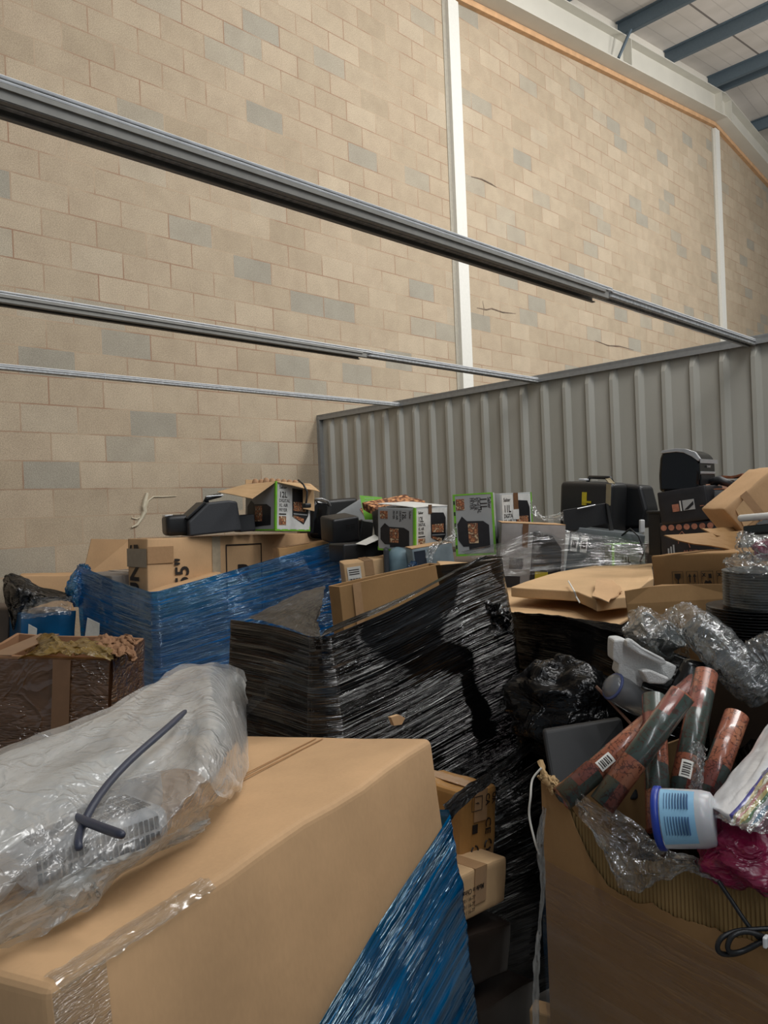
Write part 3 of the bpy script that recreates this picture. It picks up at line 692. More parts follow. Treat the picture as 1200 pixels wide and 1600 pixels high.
def bl2(u, v):
    s = w_*.15+u*(w_*.85+.40)
    if s < w_: x, y = -w_/2+s, -d_/2-.017
    else: x, y = w_/2+.014, -d_/2-.017+(s-w_)
    top = max(.03, film_top(-w_/2+min(s, w_+.02))); z = top*(1-v)
    q = (s-w_)*6-(top-z)*9       # streaks run parallel to the torn upper edge first
    a = .006*noise.noise(Vector((s*2.2, (top-z)*34, 0)))+.003*noise.noise(Vector((s*4, (top-z)*80, 2)))
    a += .022*max(0, noise.noise(Vector((s*4-z*7, z*11+s*3, 0)))-.05)*min(1, v*5)
    b = .02*math.exp(-((s-w_)/.06)**2)*min(1, v*6)*(.6+noise.noise(Vector((0, z*9, 4))))
    if s < w_: y -= a+.004; x += b
    else: x += a+.004+b
    return Vector((x, y, z))
MB().grid(bl2, 150, 150, 1.3, 1.0).build('blue_stretch_wrap', BLUEN, root, smooth=True)

# white grille appliance with its cable, lying on the box
def on(u, v, hgt=0):      # u,v metres from the near left top corner of the box
    return M @ Vector((-w_/2+u, -d_/2+v, h_+.006+hgt))
WH = plain('off_white_plastic', (206, 208, 214), .5)
def top_at(px, py, hgt=0.0):
    """point hgt above the top of the box behind a photograph pixel"""
    inv = M.inverted(); o = inv @ CAM; q = inv @ P(px, py, 1.0); t = (h_+hgt-o.z)/(q.z-o.z); return M @ (o+(q-o)*t)
am = frame(top_at(32, 1335, .07), top_at(265, 1255, .07), .16, .065, pitch=-5.5)
Ma, aw, ad, ah = am
rootA = empty('fan_heater', 'white appliance with grey slotted grille and thick dark cable inside the milky bag', 'heater', Ma)
mb = MB(); mb.box((0, 0, ah/2), (aw, ad, ah)); casing = mb.build('casing', WH, rootA, bevel=.022, bseg=4, smooth=True)
MB().box((aw*.18, ad*.75, ah*.9), (aw*1.15, ad*.9, ah*1.8)).build('rear_casing', WH, rootA, bevel=.04, bseg=5, smooth=True)
SL = plain('slate_slots', (30, 33, 46), .6)
mb = MB()
for r in range(3):
    for i in range(22):
        u = -aw/2+.02+i*(aw-.04)/22; mb.box((u+.003, -ad/2+.02+.042*r+.018, ah+.0005), (.0058, .032, .002))
mb.build('grille_slots', SL, casing)
mb = MB()
for r in range(2):
    for i in range(22):
        u = -aw/2+.02+i*(aw-.04)/22; mb.box((u+.003, -ad/2-.0005, .018+.024*r), (.0058, .002, .019))
mb.build('grille_slots', SL, casing)
CBL = plain('navy_cable', (58, 62, 78), .45)
pts = [top_at(x, y, z) for x, y, z in ((293, 1108, .19), (270, 1130, .185), (235, 1160, .175), (200, 1190, .162), (165, 1228, .148), (142, 1262, .135), (126, 1295, .115), (120, 1318, .11), (126, 1330, .10))]
loc_mb(MB().tube(pts, .0062, 10), rootA).build('cable', CBL, rootA, smooth=True, subsurf=1)
pts = [top_at(x, y, .125) for x, y in ((98, 1268), (120, 1278), (150, 1290), (178, 1300), (195, 1306))]
loc_mb(MB().tube(pts, .0068, 10), rootA).build('cable', CBL, rootA, smooth=True, subsurf=1)

# milky bag: rows from the rear silhouette to the front hem
rows = [
 [top_at(-70, 1200, 0.200), top_at(20, 1162, 0.200), top_at(110, 1128, 0.200), top_at(190, 1095, 0.200), top_at(240, 1062, 0.200), top_at(285, 1040, 0.200), top_at(330, 1034, 0.200), top_at(368, 1040, 0.160), top_at(386, 1062, 0.160)],
 [top_at(-70, 1230, 0.190), top_at(20, 1190, 0.190), top_at(110, 1150, 0.190), top_at(190, 1120, 0.190), top_at(245, 1090, 0.190), top_at(290, 1070, 0.190), top_at(332, 1070, 0.190), top_at(364, 1085, 0.118), top_at(384, 1110, 0.028)],
 [top_at(-70, 1290, 0.170), top_at(20, 1245, 0.170), top_at(100, 1205, 0.170), top_at(175, 1170, 0.170), top_at(240, 1140, 0.170), top_at(290, 1125, 0.170), top_at(335, 1135, 0.170), top_at(366, 1165, 0.105), top_at(386, 1195, 0.026)],
 [top_at(-70, 1350, 0.140), top_at(15, 1310, 0.140), top_at(85, 1275, 0.140), top_at(150, 1235, 0.140), top_at(215, 1205, 0.140), top_at(270, 1190, 0.140), top_at(315, 1200, 0.140), top_at(345, 1230, 0.087), top_at(362, 1240, 0.021)],
 [top_at(-70, 1420, 0.110), top_at(10, 1375, 0.110), top_at(75, 1335, 0.110), top_at(135, 1300, 0.110), top_at(190, 1275, 0.110), top_at(240, 1262, 0.110), top_at(285, 1258, 0.110), top_at(315, 1262, 0.068), top_at(335, 1262, 0.017)],
 [top_at(-70, 1470, 0.070), top_at(10, 1425, 0.070), top_at(70, 1390, 0.070), top_at(125, 1362, 0.070), top_at(175, 1345, 0.070), top_at(215, 1330, 0.070), top_at(255, 1312, 0.070), top_at(292, 1295, 0.035), top_at(328, 1282, 0.035)],
 [top_at(-70, 1520, 0.012), top_at(0, 1482, 0.012), top_at(55, 1458, 0.012), top_at(105, 1440, 0.012), top_at(152, 1412, 0.012), top_at(160, 1388, 0.012), top_at(205, 1352, 0.012), top_at(262, 1325, 0.012), top_at(318, 1300, 0.012)]]
bag = sheet('plastic_bag', rows, MILK, 150, 120, amp=.009, sc=9, seed=3)
tag(bag, 'crumpled milky translucent plastic bag lying on the large foreground box', 'plastic bag')
toloc(sheet('inner_fold', [[p+Vector((0, 0, -.012)) for p in q_] for q_ in rows[:4]], MILK2, 90, 50, amp=.008, sc=7, seed=12), bag)
toloc(sheet('front_fold', [[p+Vector((0, 0, .003)) for p in q_] for q_ in rows[5:]], MILK2, 60, 20, amp=.006, sc=9, seed=15), bag)
toloc(sheet('torn_hem', [[top_at(60, 1385, .05), top_at(110, 1372, .05), top_at(138, 1362, .05), top_at(152, 1380, .04)], [top_at(70, 1412, .05), top_at(115, 1400, .06), top_at(145, 1385, .05), top_at(157, 1395, .03)], [top_at(85, 1432, .01), top_at(118, 1420, .01), top_at(143, 1410, .01), top_at(156, 1408, .01)]], MILK, 30, 20, amp=.006, sc=8, seed=8), bag)

# ============================================================ CENTRE: pallet wound in black film
z1 = P(500, 1000, 2.0).z
c0 = P(500, 1000, 2.0); c1 = P(385, 965, 2.0+.713*.36)
bx, by = c0.x, c0.y; RX2 = bx+.86
RB = P(800, 872, 2.6)
pallet('wooden pallet under the black wrapped stack', bx, by, RX2, by+.4)
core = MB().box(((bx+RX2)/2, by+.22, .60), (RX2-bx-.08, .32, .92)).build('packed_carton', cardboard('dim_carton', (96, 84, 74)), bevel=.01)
tag(core, 'dark carton showing through the torn hole low in the black film', 'box')
def aty(px, py, Y): q = fwd+RT*((px-600)/F)-UP*((py-800)/F); return CAM+q*(Y/q.y)
hp = [aty(x, y, by-.075) for x, y in ((611, 1121), (624, 1117), (633, 1122), (628, 1132), (616, 1134))]
bpy.context.view_layer.update()
loc_mb(MB().prism(hp, (0, .012, 0)), core).build('exposed_corner', CARD, core)
lx, ly = c1.x, c1.y
rim2 = [(bx-.04, by+.38, zat(386, 966, bx-.04, by+.38)), (bx-.02, by+.17, zat(430, 978, bx-.02, by+.17)), (bx, by, c0.z), (bx+.25, by-.01, zat(600, 955, bx+.25, by)), (bx+.58, by-.02, zat(715, 893, bx+.58, by)), (RX2-.03, by, zat(790, 870, RX2-.03, by)), (RX2+.03, by+.1, zat(795, 875, RX2, by+.1)), (RX2+.04, by+.4, zat(795, 880, RX2, by+.4))]
bw = wrap_shell('black_stretch_wrap', 'glossy black stretch film wound tightly round the pallet in the middle', 'plastic wrap', rim2, .42, BLKF, seg=.011, rows=150, amp=.0018, vs=36, us=.9, belly=.03, seed=5, flare=.10)
# film stretched over the rear left of the top
toloc(sheet('top_film', [[P(388, 965, 2.28), P(430, 945, 2.45), P(470, 925, 2.55), P(508, 915, 2.65)], [P(440, 978, 2.14), P(465, 962, 2.25), P(480, 950, 2.35), P(505, 935, 2.5)], [P(500, 1000, 2.0), P(500, 985, 2.08), P(497, 972, 2.2), P(500, 955, 2.35)]], BLKT, 30, 20, amp=.004, sc=6, sv=.5), bw)
toloc(sheet('top_film', [[P(497, 998, 2.0), P(600, 952, 2.14), P(715, 893, 2.36), P(745, 872, 2.5)], [P(520, 978, 2.1), P(620, 938, 2.25), P(725, 885, 2.45), P(765, 868, 2.62)], [P(560, 968, 2.25), P(640, 930, 2.38), P(735, 880, 2.55), P(788, 870, 2.75)]], BLKF, 60, 20, amp=.005, sc=5, stretch=(.4, 3), sv=.5), bw)
toloc(sheet('loose_film', [[P(755, 940, 2.40), P(770, 945, 2.38), P(790, 948, 2.40)], [P(770, 960, 2.36), P(785, 965, 2.34), P(797, 968, 2.36)], [P(768, 985, 2.36), P(778, 990, 2.35), P(792, 990, 2.36)]], BLKF, 20, 20, amp=.03, sc=5), bw)
# lower black film strands and the two cartons poking out
def quadcarton(name, label, cat, A, B, dep, h, m, pitch=0, **kw): return carton(name, label, cat, frame(A, B, dep, h, pitch), m, **kw)
fce = frame(P(722, 1240, 1.92), P(779, 1226, 2.02), .20, .185); M, w_, d_, h_ = fce
r1 = carton('brown_carton', 'small brown carton printed with CE and recycling marks in the gap below the black film', 'box', fce, cardboard('glossy_card', (170, 126, 74), rough=.35), tape=True, seed=12, dent=.005, r=.012)
Fm = face(w_, d_, h_, 'front', .004)
text('UK', .022, Fm, w_*.80, h_*.93, INK, r1, rot=-90, bold=.02); text('CA', .022, Fm, w_*.62, h_*.93, INK, r1, rot=-90, bold=.02)
text('CE', .030, Fm, w_*.64, h_*.60, INK, r1, rot=-90, bold=.01, sx=1.2)
mb = MB(); ring(mb, Fm, w_*.24, h_*.72, w_*.52, h_*.92, .0015); mb.build('printed_marks', INK, r1)
text('f', .02, Fm, w_*.34, h_*.84, INK, r1, rot=-90); 
for cx, cyy, rr in ((.72, .22, .013), (.36, .18, .013)):
    mb = MB()
    for j in range(3):
        a0 = j*2.094; pts = [Fm @ Vector((w_*cx+rr*math.cos(a0+t), h_*cyy+rr*math.sin(a0+t), .001)) for t in (0, .35, .7, 1.05, 1.4)]
        mb.tube(pts, .0022, 5)
    mb.build('recycling_mark', INK, r1)
decal(Fm, rect(w_*.28, h_*.42, w_*.42, h_*.54), INK, r1, 'printed_marks')
fch = frame(P(706, 1375, 1.735), P(792, 1337, 1.92), .26, .11); M, w_, d_, h_ = fch
r2 = carton('brown_carton', 'pale brown carton printed Made in China in the dark gap', 'box', fch, CARD2, seed=13, dent=.003)
Fm = face(w_, d_, h_, 'front', .003)
text('Made in China', .017, Fm, w_*.55, h_*.66, INK, r2, rot=180, bold=.01, sx=.9)
for i in range(3):
    text('4820 / 16-77', .012, Fm, w_*.12, h_*(.42-.13*i), INK, r2, bold=.0, sx=1.1)
quadcarton('brown_carton', 'dim brown carton lying below the Made in China carton', 'box', P(690, 1478, 1.72), P(800, 1440, 1.9), .25, .12, plain('film_and_shade_dark', (44, 36, 31), .35), seed=14)  # brown darkened to carry the gap's shadow as well as black film
quadcarton('brown_carton', 'lowest brown carton in the gap at the bottom edge of the photo', 'box', P(738, 1590, 1.72), P(835, 1530, 1.95), .3, .49, plain('film_and_shade_dark', (44, 36, 31), .35), seed=15, tape=False)  # same near-black brown, with shade and film put into the colour
lf = wrap_shell('black_film_skirt', 'loose black film hanging in the dark gap beside the big torn carton', 'plastic wrap', [(bx+.05, by+.12, .62), (bx+.3, by+.1, .60), (RX2+.05, by-.1, .80), (RX2-.02, by-.35, .85)], .02, BLKF, seg=.02, rows=60, amp=.012, vs=9, us=5, seed=11)
lf2 = sheet('black_film_strand', [[P(690, 1268, 1.78), P(722, 1240, 1.80), P(770, 1200, 1.9), P(838, 1150, 2.0)], [P(700, 1285, 1.78), P(735, 1248, 1.80), P(778, 1215, 1.9), P(838, 1165, 2.0)], [P(692, 1255, 1.82), P(730, 1225, 1.84), P(785, 1190, 1.95), P(838, 1135, 2.04)]], BLKT, 60, 10, amp=.006, sc=10, stretch=(.5, 2)); tag(lf2, 'thin see-through black film strand pulled over the CE printed carton', 'plastic wrap')
# rough stack of support under the two cartons

# open brown carton standing in the black pallet top and others behind it
foc = frame(P(530, 916, 2.9), P(688, 880, 3.25), .07, 1.15)
M, w_, d_, h_ = foc
oc = open_carton('open_brown_carton', 'worn open brown carton rising behind the black film in the middle', 'box', foc, CARD3, t=.008)
Fm = face(w_, d_, h_, 'front', .006)
decal(Fm, rect(.06, h_-.5, .10, h_-.0), TAPE, oc, 'tape')
quadcarton('flat_cartons', 'stack of flattened pale cartons just behind the peak of the black film', 'cardboard', P(690, 884, 3.3), P(745, 886, 3.3), .30, .05, CARD2, seed=20, tape=False)
flb = frame(P(537, 882, 4.2), P(614, 871, 4.24), .30, 1.2, 0); M, w_, d_, h_ = flb
lb = carton('brown_carton', 'tan carton with a white address label left of the grey blue shell', 'box', flb, CARD2, seed=21)
Fm = face(w_, d_, h_, 'front', .005)
decal(Fm, rect(.015, h_-.12, .09, h_-.02), PAPER, lb, 'paper_label')
mb = MB()
for i in range(12): mb.box((0, 0, 0), (.002+.0015*(i % 3), .03, .0006), Fm @ Matrix.Translation((.022+i*.0052, h_-.10, .0016)))
mb.build('barcode', INK, lb)
for i in range(3): decal(Fm, rect(.022, h_-.04-.012*i, .08, h_-.035-.012*i), INK, lb, 'printed_line', .0008)
# grey blue shell
sc = P(628, 862, 4.3)
k_ = MB(); Ms = Matrix.Translation(sc-Vector((0, 0, .17))) @ Matrix.Rotation(YAW*-1, 4, 'Z')
mb = MB(); mb.box((0, 0, .1), (.17, .25, .21), None)
o = mb.build('plastic_shell', plain('grey_blue_plastic', (122, 148, 158), .4), bevel=.07, bseg=6, smooth=True, M=Ms); tag(o, 'rounded grey blue plastic shell beside the labelled tan carton', 'appliance')
b2 = MB().box((-.09, 0, .1), (.03, .24, .2)).build('dark_backplate', DGREY, o, bevel=.012)
o = sheet('blue_film_scrap', [[P(640, 880, 4.0), P(648, 876, 4.0), P(656, 882, 4.0)], [P(636, 888, 3.95), P(648, 884, 3.93), P(658, 888, 3.95)]], BLUE, 16, 10, amp=.02, sc=6); tag(o, 'tiny crumpled scrap of blue film below the fryer boxes', 'plastic wrap')

# ============================================================ things on the television carton
TVZ = tv[0].translation.z+tv[3]
# air fryer with raked front
def fryer_body(name, label, fr, handle=True, m=DGREY, m2=BLACK):
    M, w_, d_, h_ = fr; r = empty(name, label, 'appliance', M)
    pts = [(-w_*.5, -d_*.5, 0), (w_*.5, -d_*.5, 0), (w_*.46, -d_*.5, h_*.93), (w_*.30, -d_*.5, h_), (-w_*.10, -d_*.5, h_*.98), (-w_*.5, -d_*.5, h_*.45)]
    MB().prism(pts, (0, d_, 0)).build('housing', m, r, bevel=.012, bseg=3, smooth=False)
    MB().prism([(-w_*.49, -d_*.42, h_*.52), (-w_*.12, -d_*.42, h_*.97), (-w_*.16, -d_*.42, h_*1.02), (-w_*.53, -d_*.42, h_*.56)], (0, d_*.84, 0)).build('control_panel', m2, r, bevel=.003)
    if handle:
        mb = MB(); mb.tube([(-w_*.05, 0, h_*.98), (-w_*.02, 0, h_*1.12), (w_*.25, 0, h_*1.18)], [.022, .018, .014], 8); mb.build('handle', GLOSS, r, smooth=True)
        MB().box((w_*.12, 0, h_*1.17), (w_*.34, .03, .01)).build('handle_trim', SILVER, r, bevel=.003)
    return r
fryer_body('air_fryer', 'dark grey appliance with sloping front lying on the 55" carton', frame(P(292, 787, 4.62), P(374, 780, 4.78), .22, .2))
def rbox(name, label, cat, fr, m, bev=.03, extra=None):
    M, w_, d_, h_ = fr; r = empty(name, label, cat, M)
    MB().box((0, 0, h_/2), (w_, d_, h_)).build('housing', m, r, bevel=bev, bseg=5, smooth=True); return r
r = rbox('air_fryer', 'rounded black appliance half hidden left of the dark grey sloping one', 'appliance', frame(P(259, 805, 4.62), P(296, 803, 4.68), .2, .13), BLACK)
MB().box((-.05, -.03, .125), (.05, .1, .012)).build('vent_trim', SILVER, r, bevel=.003)
r = rbox('air_fryer', 'low black appliance between the sloping grey one and the open 12L box', 'appliance', frame(P(372, 805, 4.85), P(398, 803, 4.9), .15, .11), DGREY, .012)
# open 12L box
fA = frame(P(433, 756, 4.82), P(486, 758, 5.02), .32, .30)
M, w_, d_, h_ = fA
fA = frame(P(431, 752, 4.82), P(485, 756, 5.02), .33, .315, 0)
fry1 = fryer_carton('air_fryer_box', 'open 12L air fryer box with spread tan flaps on the 55" carton', fA, '12L', 'left', flaps=True, turned=False)
M, w_, d_, h_ = fA
def flap(parent, pts, name='flap', m=CARD2, th=.005):
    pts = [Vector(p) for p in pts]; n = (pts[1]-pts[0]).cross(pts[2]-pts[0]).normalized()*th
    return MB().prism(pts, n).build(name, m, parent, sub=3, noisy=.004, nscale=9, bevel=.0005, bseg=1)
flap(fry1, [(-w_/2, d_/2, h_), (-w_/2, -d_/2, h_), (-w_/2-.19, -d_/2-.01, h_-.12), (-w_/2-.20, d_/2+.03, h_-.06)])
flap(fry1, [(-w_/2, -d_/2, h_), (w_/2, -d_/2, h_), (w_/2-.0, -d_/2-.10, h_-.055), (-w_/2+.16, -d_/2-.12, h_-.045)])
flap(fry1, [(w_/2, -d_/2-.03, h_-.02), (w_/2+.02, -d_/2-.02, h_-.18), (w_/2-.08, -d_/2-.03, h_-.17), (w_/2-.09, -d_/2-.035, h_-.0)])
flap(fry1, [(w_/2, d_/2, h_), (-w_/2, d_/2, h_), (-w_/2, d_/2+.0, h_+.03), (w_/2, d_/2+.0, h_+.03)])
M2 = M @ Matrix.Translation((.0, .02, h_-.02))
tray = empty('pulp_tray', 'brown moulded pulp tray poking out of the open 12L box', 'packaging', M2)
PULP = plain('pulp', (176, 138, 104), .9, bump=.5, scale=150)
mb = MB(); mb.box((0, 0, 0), (w_*.94, d_*.9, .02))
mb.build('tray', PULP, tray, bevel=.004)
for i in range(6):
    for j in (0, 1):
        MB().lathe([(.022, 0), (.021, .02), (.016, .038), (.006, .044)], 12, Matrix.Translation((-w_*.42+i*w_*.17, -.05+j*.12, .008))).build('peak', PULP, tray, smooth=True)
mb = MB().tube([P(466, 750, 4.85), P(474, 757, 4.8), P(480, 768, 4.8), P(479, 782, 4.8), P(478, 788, 4.8)], .006, 6)
o = loc_mb(mb, fry1).build('cable', BLACK, fry1, smooth=True)
loc_mb(MB().box((0, 0, 0), (.05, .04, .03), Matrix.Translation(P(479, 790, 4.78))), fry1).build('plug', BLACK, fry1, bevel=.008)

# ============================================================ BACK CENTRE pile
def supp(lb, x0, y0, x1, y1, z): 
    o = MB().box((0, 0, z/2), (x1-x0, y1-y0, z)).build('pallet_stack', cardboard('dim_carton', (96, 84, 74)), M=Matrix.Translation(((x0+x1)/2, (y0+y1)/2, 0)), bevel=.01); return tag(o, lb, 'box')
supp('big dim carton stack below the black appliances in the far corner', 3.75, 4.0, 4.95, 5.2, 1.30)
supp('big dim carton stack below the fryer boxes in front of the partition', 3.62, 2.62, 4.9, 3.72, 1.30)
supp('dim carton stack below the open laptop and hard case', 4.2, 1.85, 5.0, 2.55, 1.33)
r = rbox('air_fryer', 'glossy black air fryer with a silver rim right of the open 12L box', 'appliance', frame(P(489, 778, 5.3), P(520, 782, 5.4), .22, .29), GLOSS, .05)
MB().tube([(-.07, -.12, .285), (-.02, -.13, .29), (.04, -.12, .28), (.075, -.10, .25)], .006, 6).build('rim', SILVER, r, smooth=True)
r = rbox('black_case', 'black soft case with a beige strap against the corner of the partition', 'bag', frame(P(512, 781, 5.75), P(560, 777, 5.95), .18, .44), BLACK, .03)
MB().box((-.0, -.092, .2), (.025, .01, .2)).build('strap', plain('beige_strap', (150, 138, 110), .6), r)
fG = frame(P(532, 800, 5.05), P(578, 776, 5.35), .25, .12, pitch=8); M, w_, d_, h_ = fG
M, w_, d_, h_ = frame(P(520, 806, 5.35), P(570, 775, 5.45), .30, .18, -10)
r = empty('air_fryer_box', 'tilted green ended air fryer box in the far corner', 'box', M)
soft_box(w_, d_, h_, plain('print_grey_tilted', (132, 134, 134), .5), r, r=.003, dent=.001, cuts=3)
Fm = face(w_, d_, h_, 'front'); decal(Fm, [(w_*.2, .01), (w_*.65, .01), (w_*.6, .05), (w_*.35, .07)], BOXBLACK, r, 'fryer_picture', .001); decal(Fm, rect(w_*.7, .06, w_*.95, .12), FOOD, r, 'food_picture', .001)
MB().box((w_/2+.001, 0, h_/2), (.002, d_, h_)).build('green_end', GREEN, r)
g = MB(); gp = [P(562, 774, 5.1), P(597, 777, 5.1), P(593, 812, 5.05), P(570, 812, 5.05)]
loc_mb(g.prism(gp, fwd*.004), r).build('green_flap', GREEN, r)
loc_mb(MB().prism([P(567, 792, 5.08), P(594, 791, 5.08), P(593, 798, 5.07), P(569, 800, 5.07)], fwd*-.002), r).build('white_band', BOXWHITE, r)
for i, t in enumerate(('MULTI USE', 'HEALTHY', 'XL AIR')):
    p = P(570, 780+4.2*i, 5.08); R3 = Matrix(((RT.x, UP.x, -fwd.x, p.x), (RT.y, UP.y, -fwd.y, p.y), (RT.z, UP.z, -fwd.z, p.z), (0, 0, 0, 1)))
    text(t, .013, r.matrix_world.inverted() @ R3, 0, 0, BOXWHITE, r)
# black bin with vents
M, w_, d_, h_ = frame(P(520, 812, 4.9), P(562, 806, 5.0), .2, .17, 8)
r = rbox('black_bin', 'matt black basket with small square vents in front of the green ended box', 'appliance', (M, w_, d_, h_), BLACK, .02)
mb = MB()
for i in range(2):
    for j in range(4): mb.box((.01+.035*i, -d_/2-.001, .085+.012*j), (.028, .002, .005))
mb.build('vents', plain('vent_dark', (8, 8, 8), .8), r)
r = rbox('black_tray', 'black low tray with a white sheet of paper on it', 'tray', frame(P(536, 850, 4.6), P(607, 846, 4.75), .22, .12), BLACK, .015)
o = MB().prism([P(556, 850, 4.62), P(595, 831, 4.8), P(603, 838, 4.72), P(572, 852, 4.6)], (0, 0, .002)).build('paper_sheet', PAPER); tag(o, 'creased white paper sheet on the black tray', 'paper')
r = rbox('black_basket', 'small black basket behind the vented bin', 'appliance', frame(P(565, 812, 5.1), P(585, 815, 5.15), .15, .15), BLACK, .01)
# brown black box edge on
M, w_, d_, h_ = frame(P(578, 808, 4.65), P(600, 792, 4.72), .3, .26, 0)
M, w_, d_, h_ = frame(P(580, 800, 4.78), P(602, 790, 4.62), .22, .25)
r = carton('dark_printed_box', 'narrow dark printed carton standing left of the leaning 12L box', 'box', (M, w_, d_, h_), BOXBLACK, tape=False, seed=30, dent=.002)
MB().box((w_/2-.004, -d_/2, h_/2), (.02, .004, h_)).build('brown_edge', CARD, r)
# snack box lying on top
M, w_, d_, h_ = frame(P(594, 797, 4.75), P(664, 783, 4.9), .25, .05, 12)
r = empty('snack_print_box', 'crumpled box printed with nuts lying on top of the leaning 12L box', 'box', M)
MB().box((0, 0, h_/2), (w_, d_, h_)).build('body', SNACK, r, bevel=.004, sub=4, noisy=.012, nscale=9)
text('NUTS', .03, face(w_, d_, h_, 'front', .008), w_*.3, .01, BOXWHITE, r, bold=.02)
# leaning 12L box
fB = frame(P(648, 794, 4.15), P(699, 791, 4.4), .26, .245, 3)
fry2 = fryer_carton('air_fryer_box', 'creased 12L air fryer box with taped top below the nut print box', fB, '12L', 'left', seed=31)
M, w_, d_, h_ = fB
flap(fry2, [(-w_/2, -d_/2, h_+.002), (w_/2, -d_/2, h_+.002), (w_/2, d_/2, h_+.02), (-w_/2, d_/2, h_+.02)], 'top_flap', BOXWHITE, .004)
MB().box((-.02, -d_/2-.004, h_-.01), (.03, .004, .05)).build('tape', BROWN_TAPE, fry2)
# low grey printed box with film
fC = frame(P(643, 858, 3.97), P(706, 848, 4.0), .2, 1.0); M, w_, d_, h_ = fC
r = carton('grey_printed_box', 'low blue grey printed box with crumpled film below the leaning 12L box', 'box', fC, plain('grey_blue_print', (132, 146, 152), .4, var=.1), tape=False, seed=32, dent=.002)
Fm = face(w_, d_, h_, 'front', .003); decal(Fm, rect(.01, h_-.1, .07, h_-.015), plain('navy_print', (38, 48, 62), .5), r, 'printed_panel')
MB().box((0, 0, h_+.002), (w_, d_, .004)).build('brown_top', CARD, r)
toloc(sheet('clear_film', [[P(664, 872, 3.85), P(672, 868, 3.86), P(708, 828, 4.02), P(714, 815, 4.1)], [P(668, 860, 3.86), P(680, 848, 3.88), P(706, 842, 3.95), P(712, 838, 3.98)], [P(672, 886, 3.82), P(676, 872, 3.84), P(684, 852, 3.9), P(712, 848, 3.9)]], CLEARBAG, 30, 20, amp=.01, sc=8), r)
# 11L boxes
fD = frame(P(771, 771, 4.12), P(787, 772, 4.36), .285, .345)
fE = frame(P(707, 773, 4.11), P(770, 769, 4.07), .22, .335, 0); M, w_, d_, h_ = fE
r = empty('air_fryer_box', 'upright 11L air fryer box with green edges, wording turned sideways', 'box', M)
soft_box(w_, d_, h_, BOXGREY, r, r=.003, dent=.001, cuts=4)
fryer_side(face(w_, d_, h_, 'front'), w_, h_, r, '11L', True)
Fr = face(w_, d_, h_, 'front')
for u in (0, w_-.012): decal(Fr, rect(u, 0, u+.012, h_), GREEN, r, 'green_corner_strip', .001)
decal(Fr, rect(0, 0, w_, .01), GREEN, r, 'green_base_strip', .0012); decal(Fr, rect(0, h_-.008, w_, h_), GREEN, r, 'green_top_strip', .0012)
for j in range(5): decal(Fr, rect(.002, .04+j*.06, .01, .06+j*.06), BOXBLACK, r, 'printed_icons', .002)
fF = frame(P(781, 771, 4.28), P(829, 769, 4.5), .28, .34, 0); M, w_, d_, h_ = fF
r = empty('air_fryer_box', 'second 11L air fryer box with brown tape, behind the upright one', 'box', M)
soft_box(w_, d_, h_, BOXGREY, r, r=.003, dent=.001, cuts=4)
fryer_front(face(w_, d_, h_, 'front'), w_, h_, r, '11L')
decal(face(w_, d_, h_, 'front'), rect(w_*.40, h_*.72, w_*.55, h_), BROWN_TAPE, r, 'tape', .003); decal(face(w_, d_, h_, 'front'), rect(w_*.36, h_*.55, w_*.56, h_*.72), BOXWHITE, r, 'white_patch', .003)
MB().box((w_/2, -d_/2, h_/2), (.008, .008, h_)).build('green_corner_strip', GREEN, r)
# film wrapped grey boxes
fH = frame(P(784, 817, 3.86), P(884, 821, 3.83), .38, .40, 0); M, w_, d_, h_ = fH
wb = empty('air_fryer_box', 'grey air fryer box on its end under clear film below the second 11L box', 'box', M)
soft_box(w_, d_, h_, plain('print_grey_dim', (142, 138, 136), .5), wb, r=.004, dent=.002, cuts=4)
Fm = face(w_, d_, h_, 'front', .004)
decal(Fm, [(w_*.46, h_*.06), (w_*.9, h_*.06), (w_*.95, h_*.3), (w_*.95, h_*.7), (w_*.8, h_*.86), (w_*.5, h_*.9)], BOXBLACK, wb, 'fryer_picture')
decal(Fm, rect(w_*.14, h_*.42, w_*.36, h_*.56), BOXBLACK, wb, 'printed_words'); decal(Fm, rect(w_*.02, h_*.1, w_*.32, h_*.33), BOXBLACK, wb, 'printed_words')
decal(Fm, rect(w_*.55, h_*.3, w_*.75, h_*.4), plain('print_yellow', (190, 170, 50), .5), wb, 'yellow_tag', .001)
decal(Fm, rect(w_*.33, h_*.70, w_*.42, h_), BROWN_TAPE, wb, 'tape', .001)
MB().box((0, 0, h_+.002), (w_, d_, .003)).build('brown_top', CARD, wb)
fI = frame(P(886, 822, 4.05), P(1008, 836, 3.95), .30, .40, 0); M, w_, d_, h_ = fI
r = carton('grey_printed_box', 'dark grey printed box with pictures of jars under clear film', 'box', fI, plain('print_slate', (92, 98, 100), .5), tape=False, seed=41, dent=.002)
Fm = face(w_, d_, h_, 'front', .003)
for i in range(2):
    decal(Fm, rect(.03+i*.05, h_-.13, .065+i*.05, h_-.04), BOXWHITE, r, 'jar_picture'); decal(Fm, rect(.035+i*.05, h_-.11, .06+i*.05, h_-.07), BOXBLACK, r, 'jar_picture', .001)
decal(Fm, rect(0, .02, .018, h_), BOXWHITE, r, 'printed_edge')
fJ = frame(P(957, 851, 3.88), P(1008, 848, 3.98), .06, .30, 0); M, w_, d_, h_ = fJ
r = carton('air_fryer_box', 'green topped 11L air fryer box low under the clear film', 'box', fJ, plain('print_grey_green', (120, 132, 118), .5), tape=False, seed=42, dent=.002)
MB().box((0, 0, h_+.001), (w_+.004, d_+.004, .004)).build('green_top', GREEN, r)
MB().box((-w_/2, -d_/2-.002, h_/2), (.014, .004, h_)).build('green_corner_strip', GREEN, r)
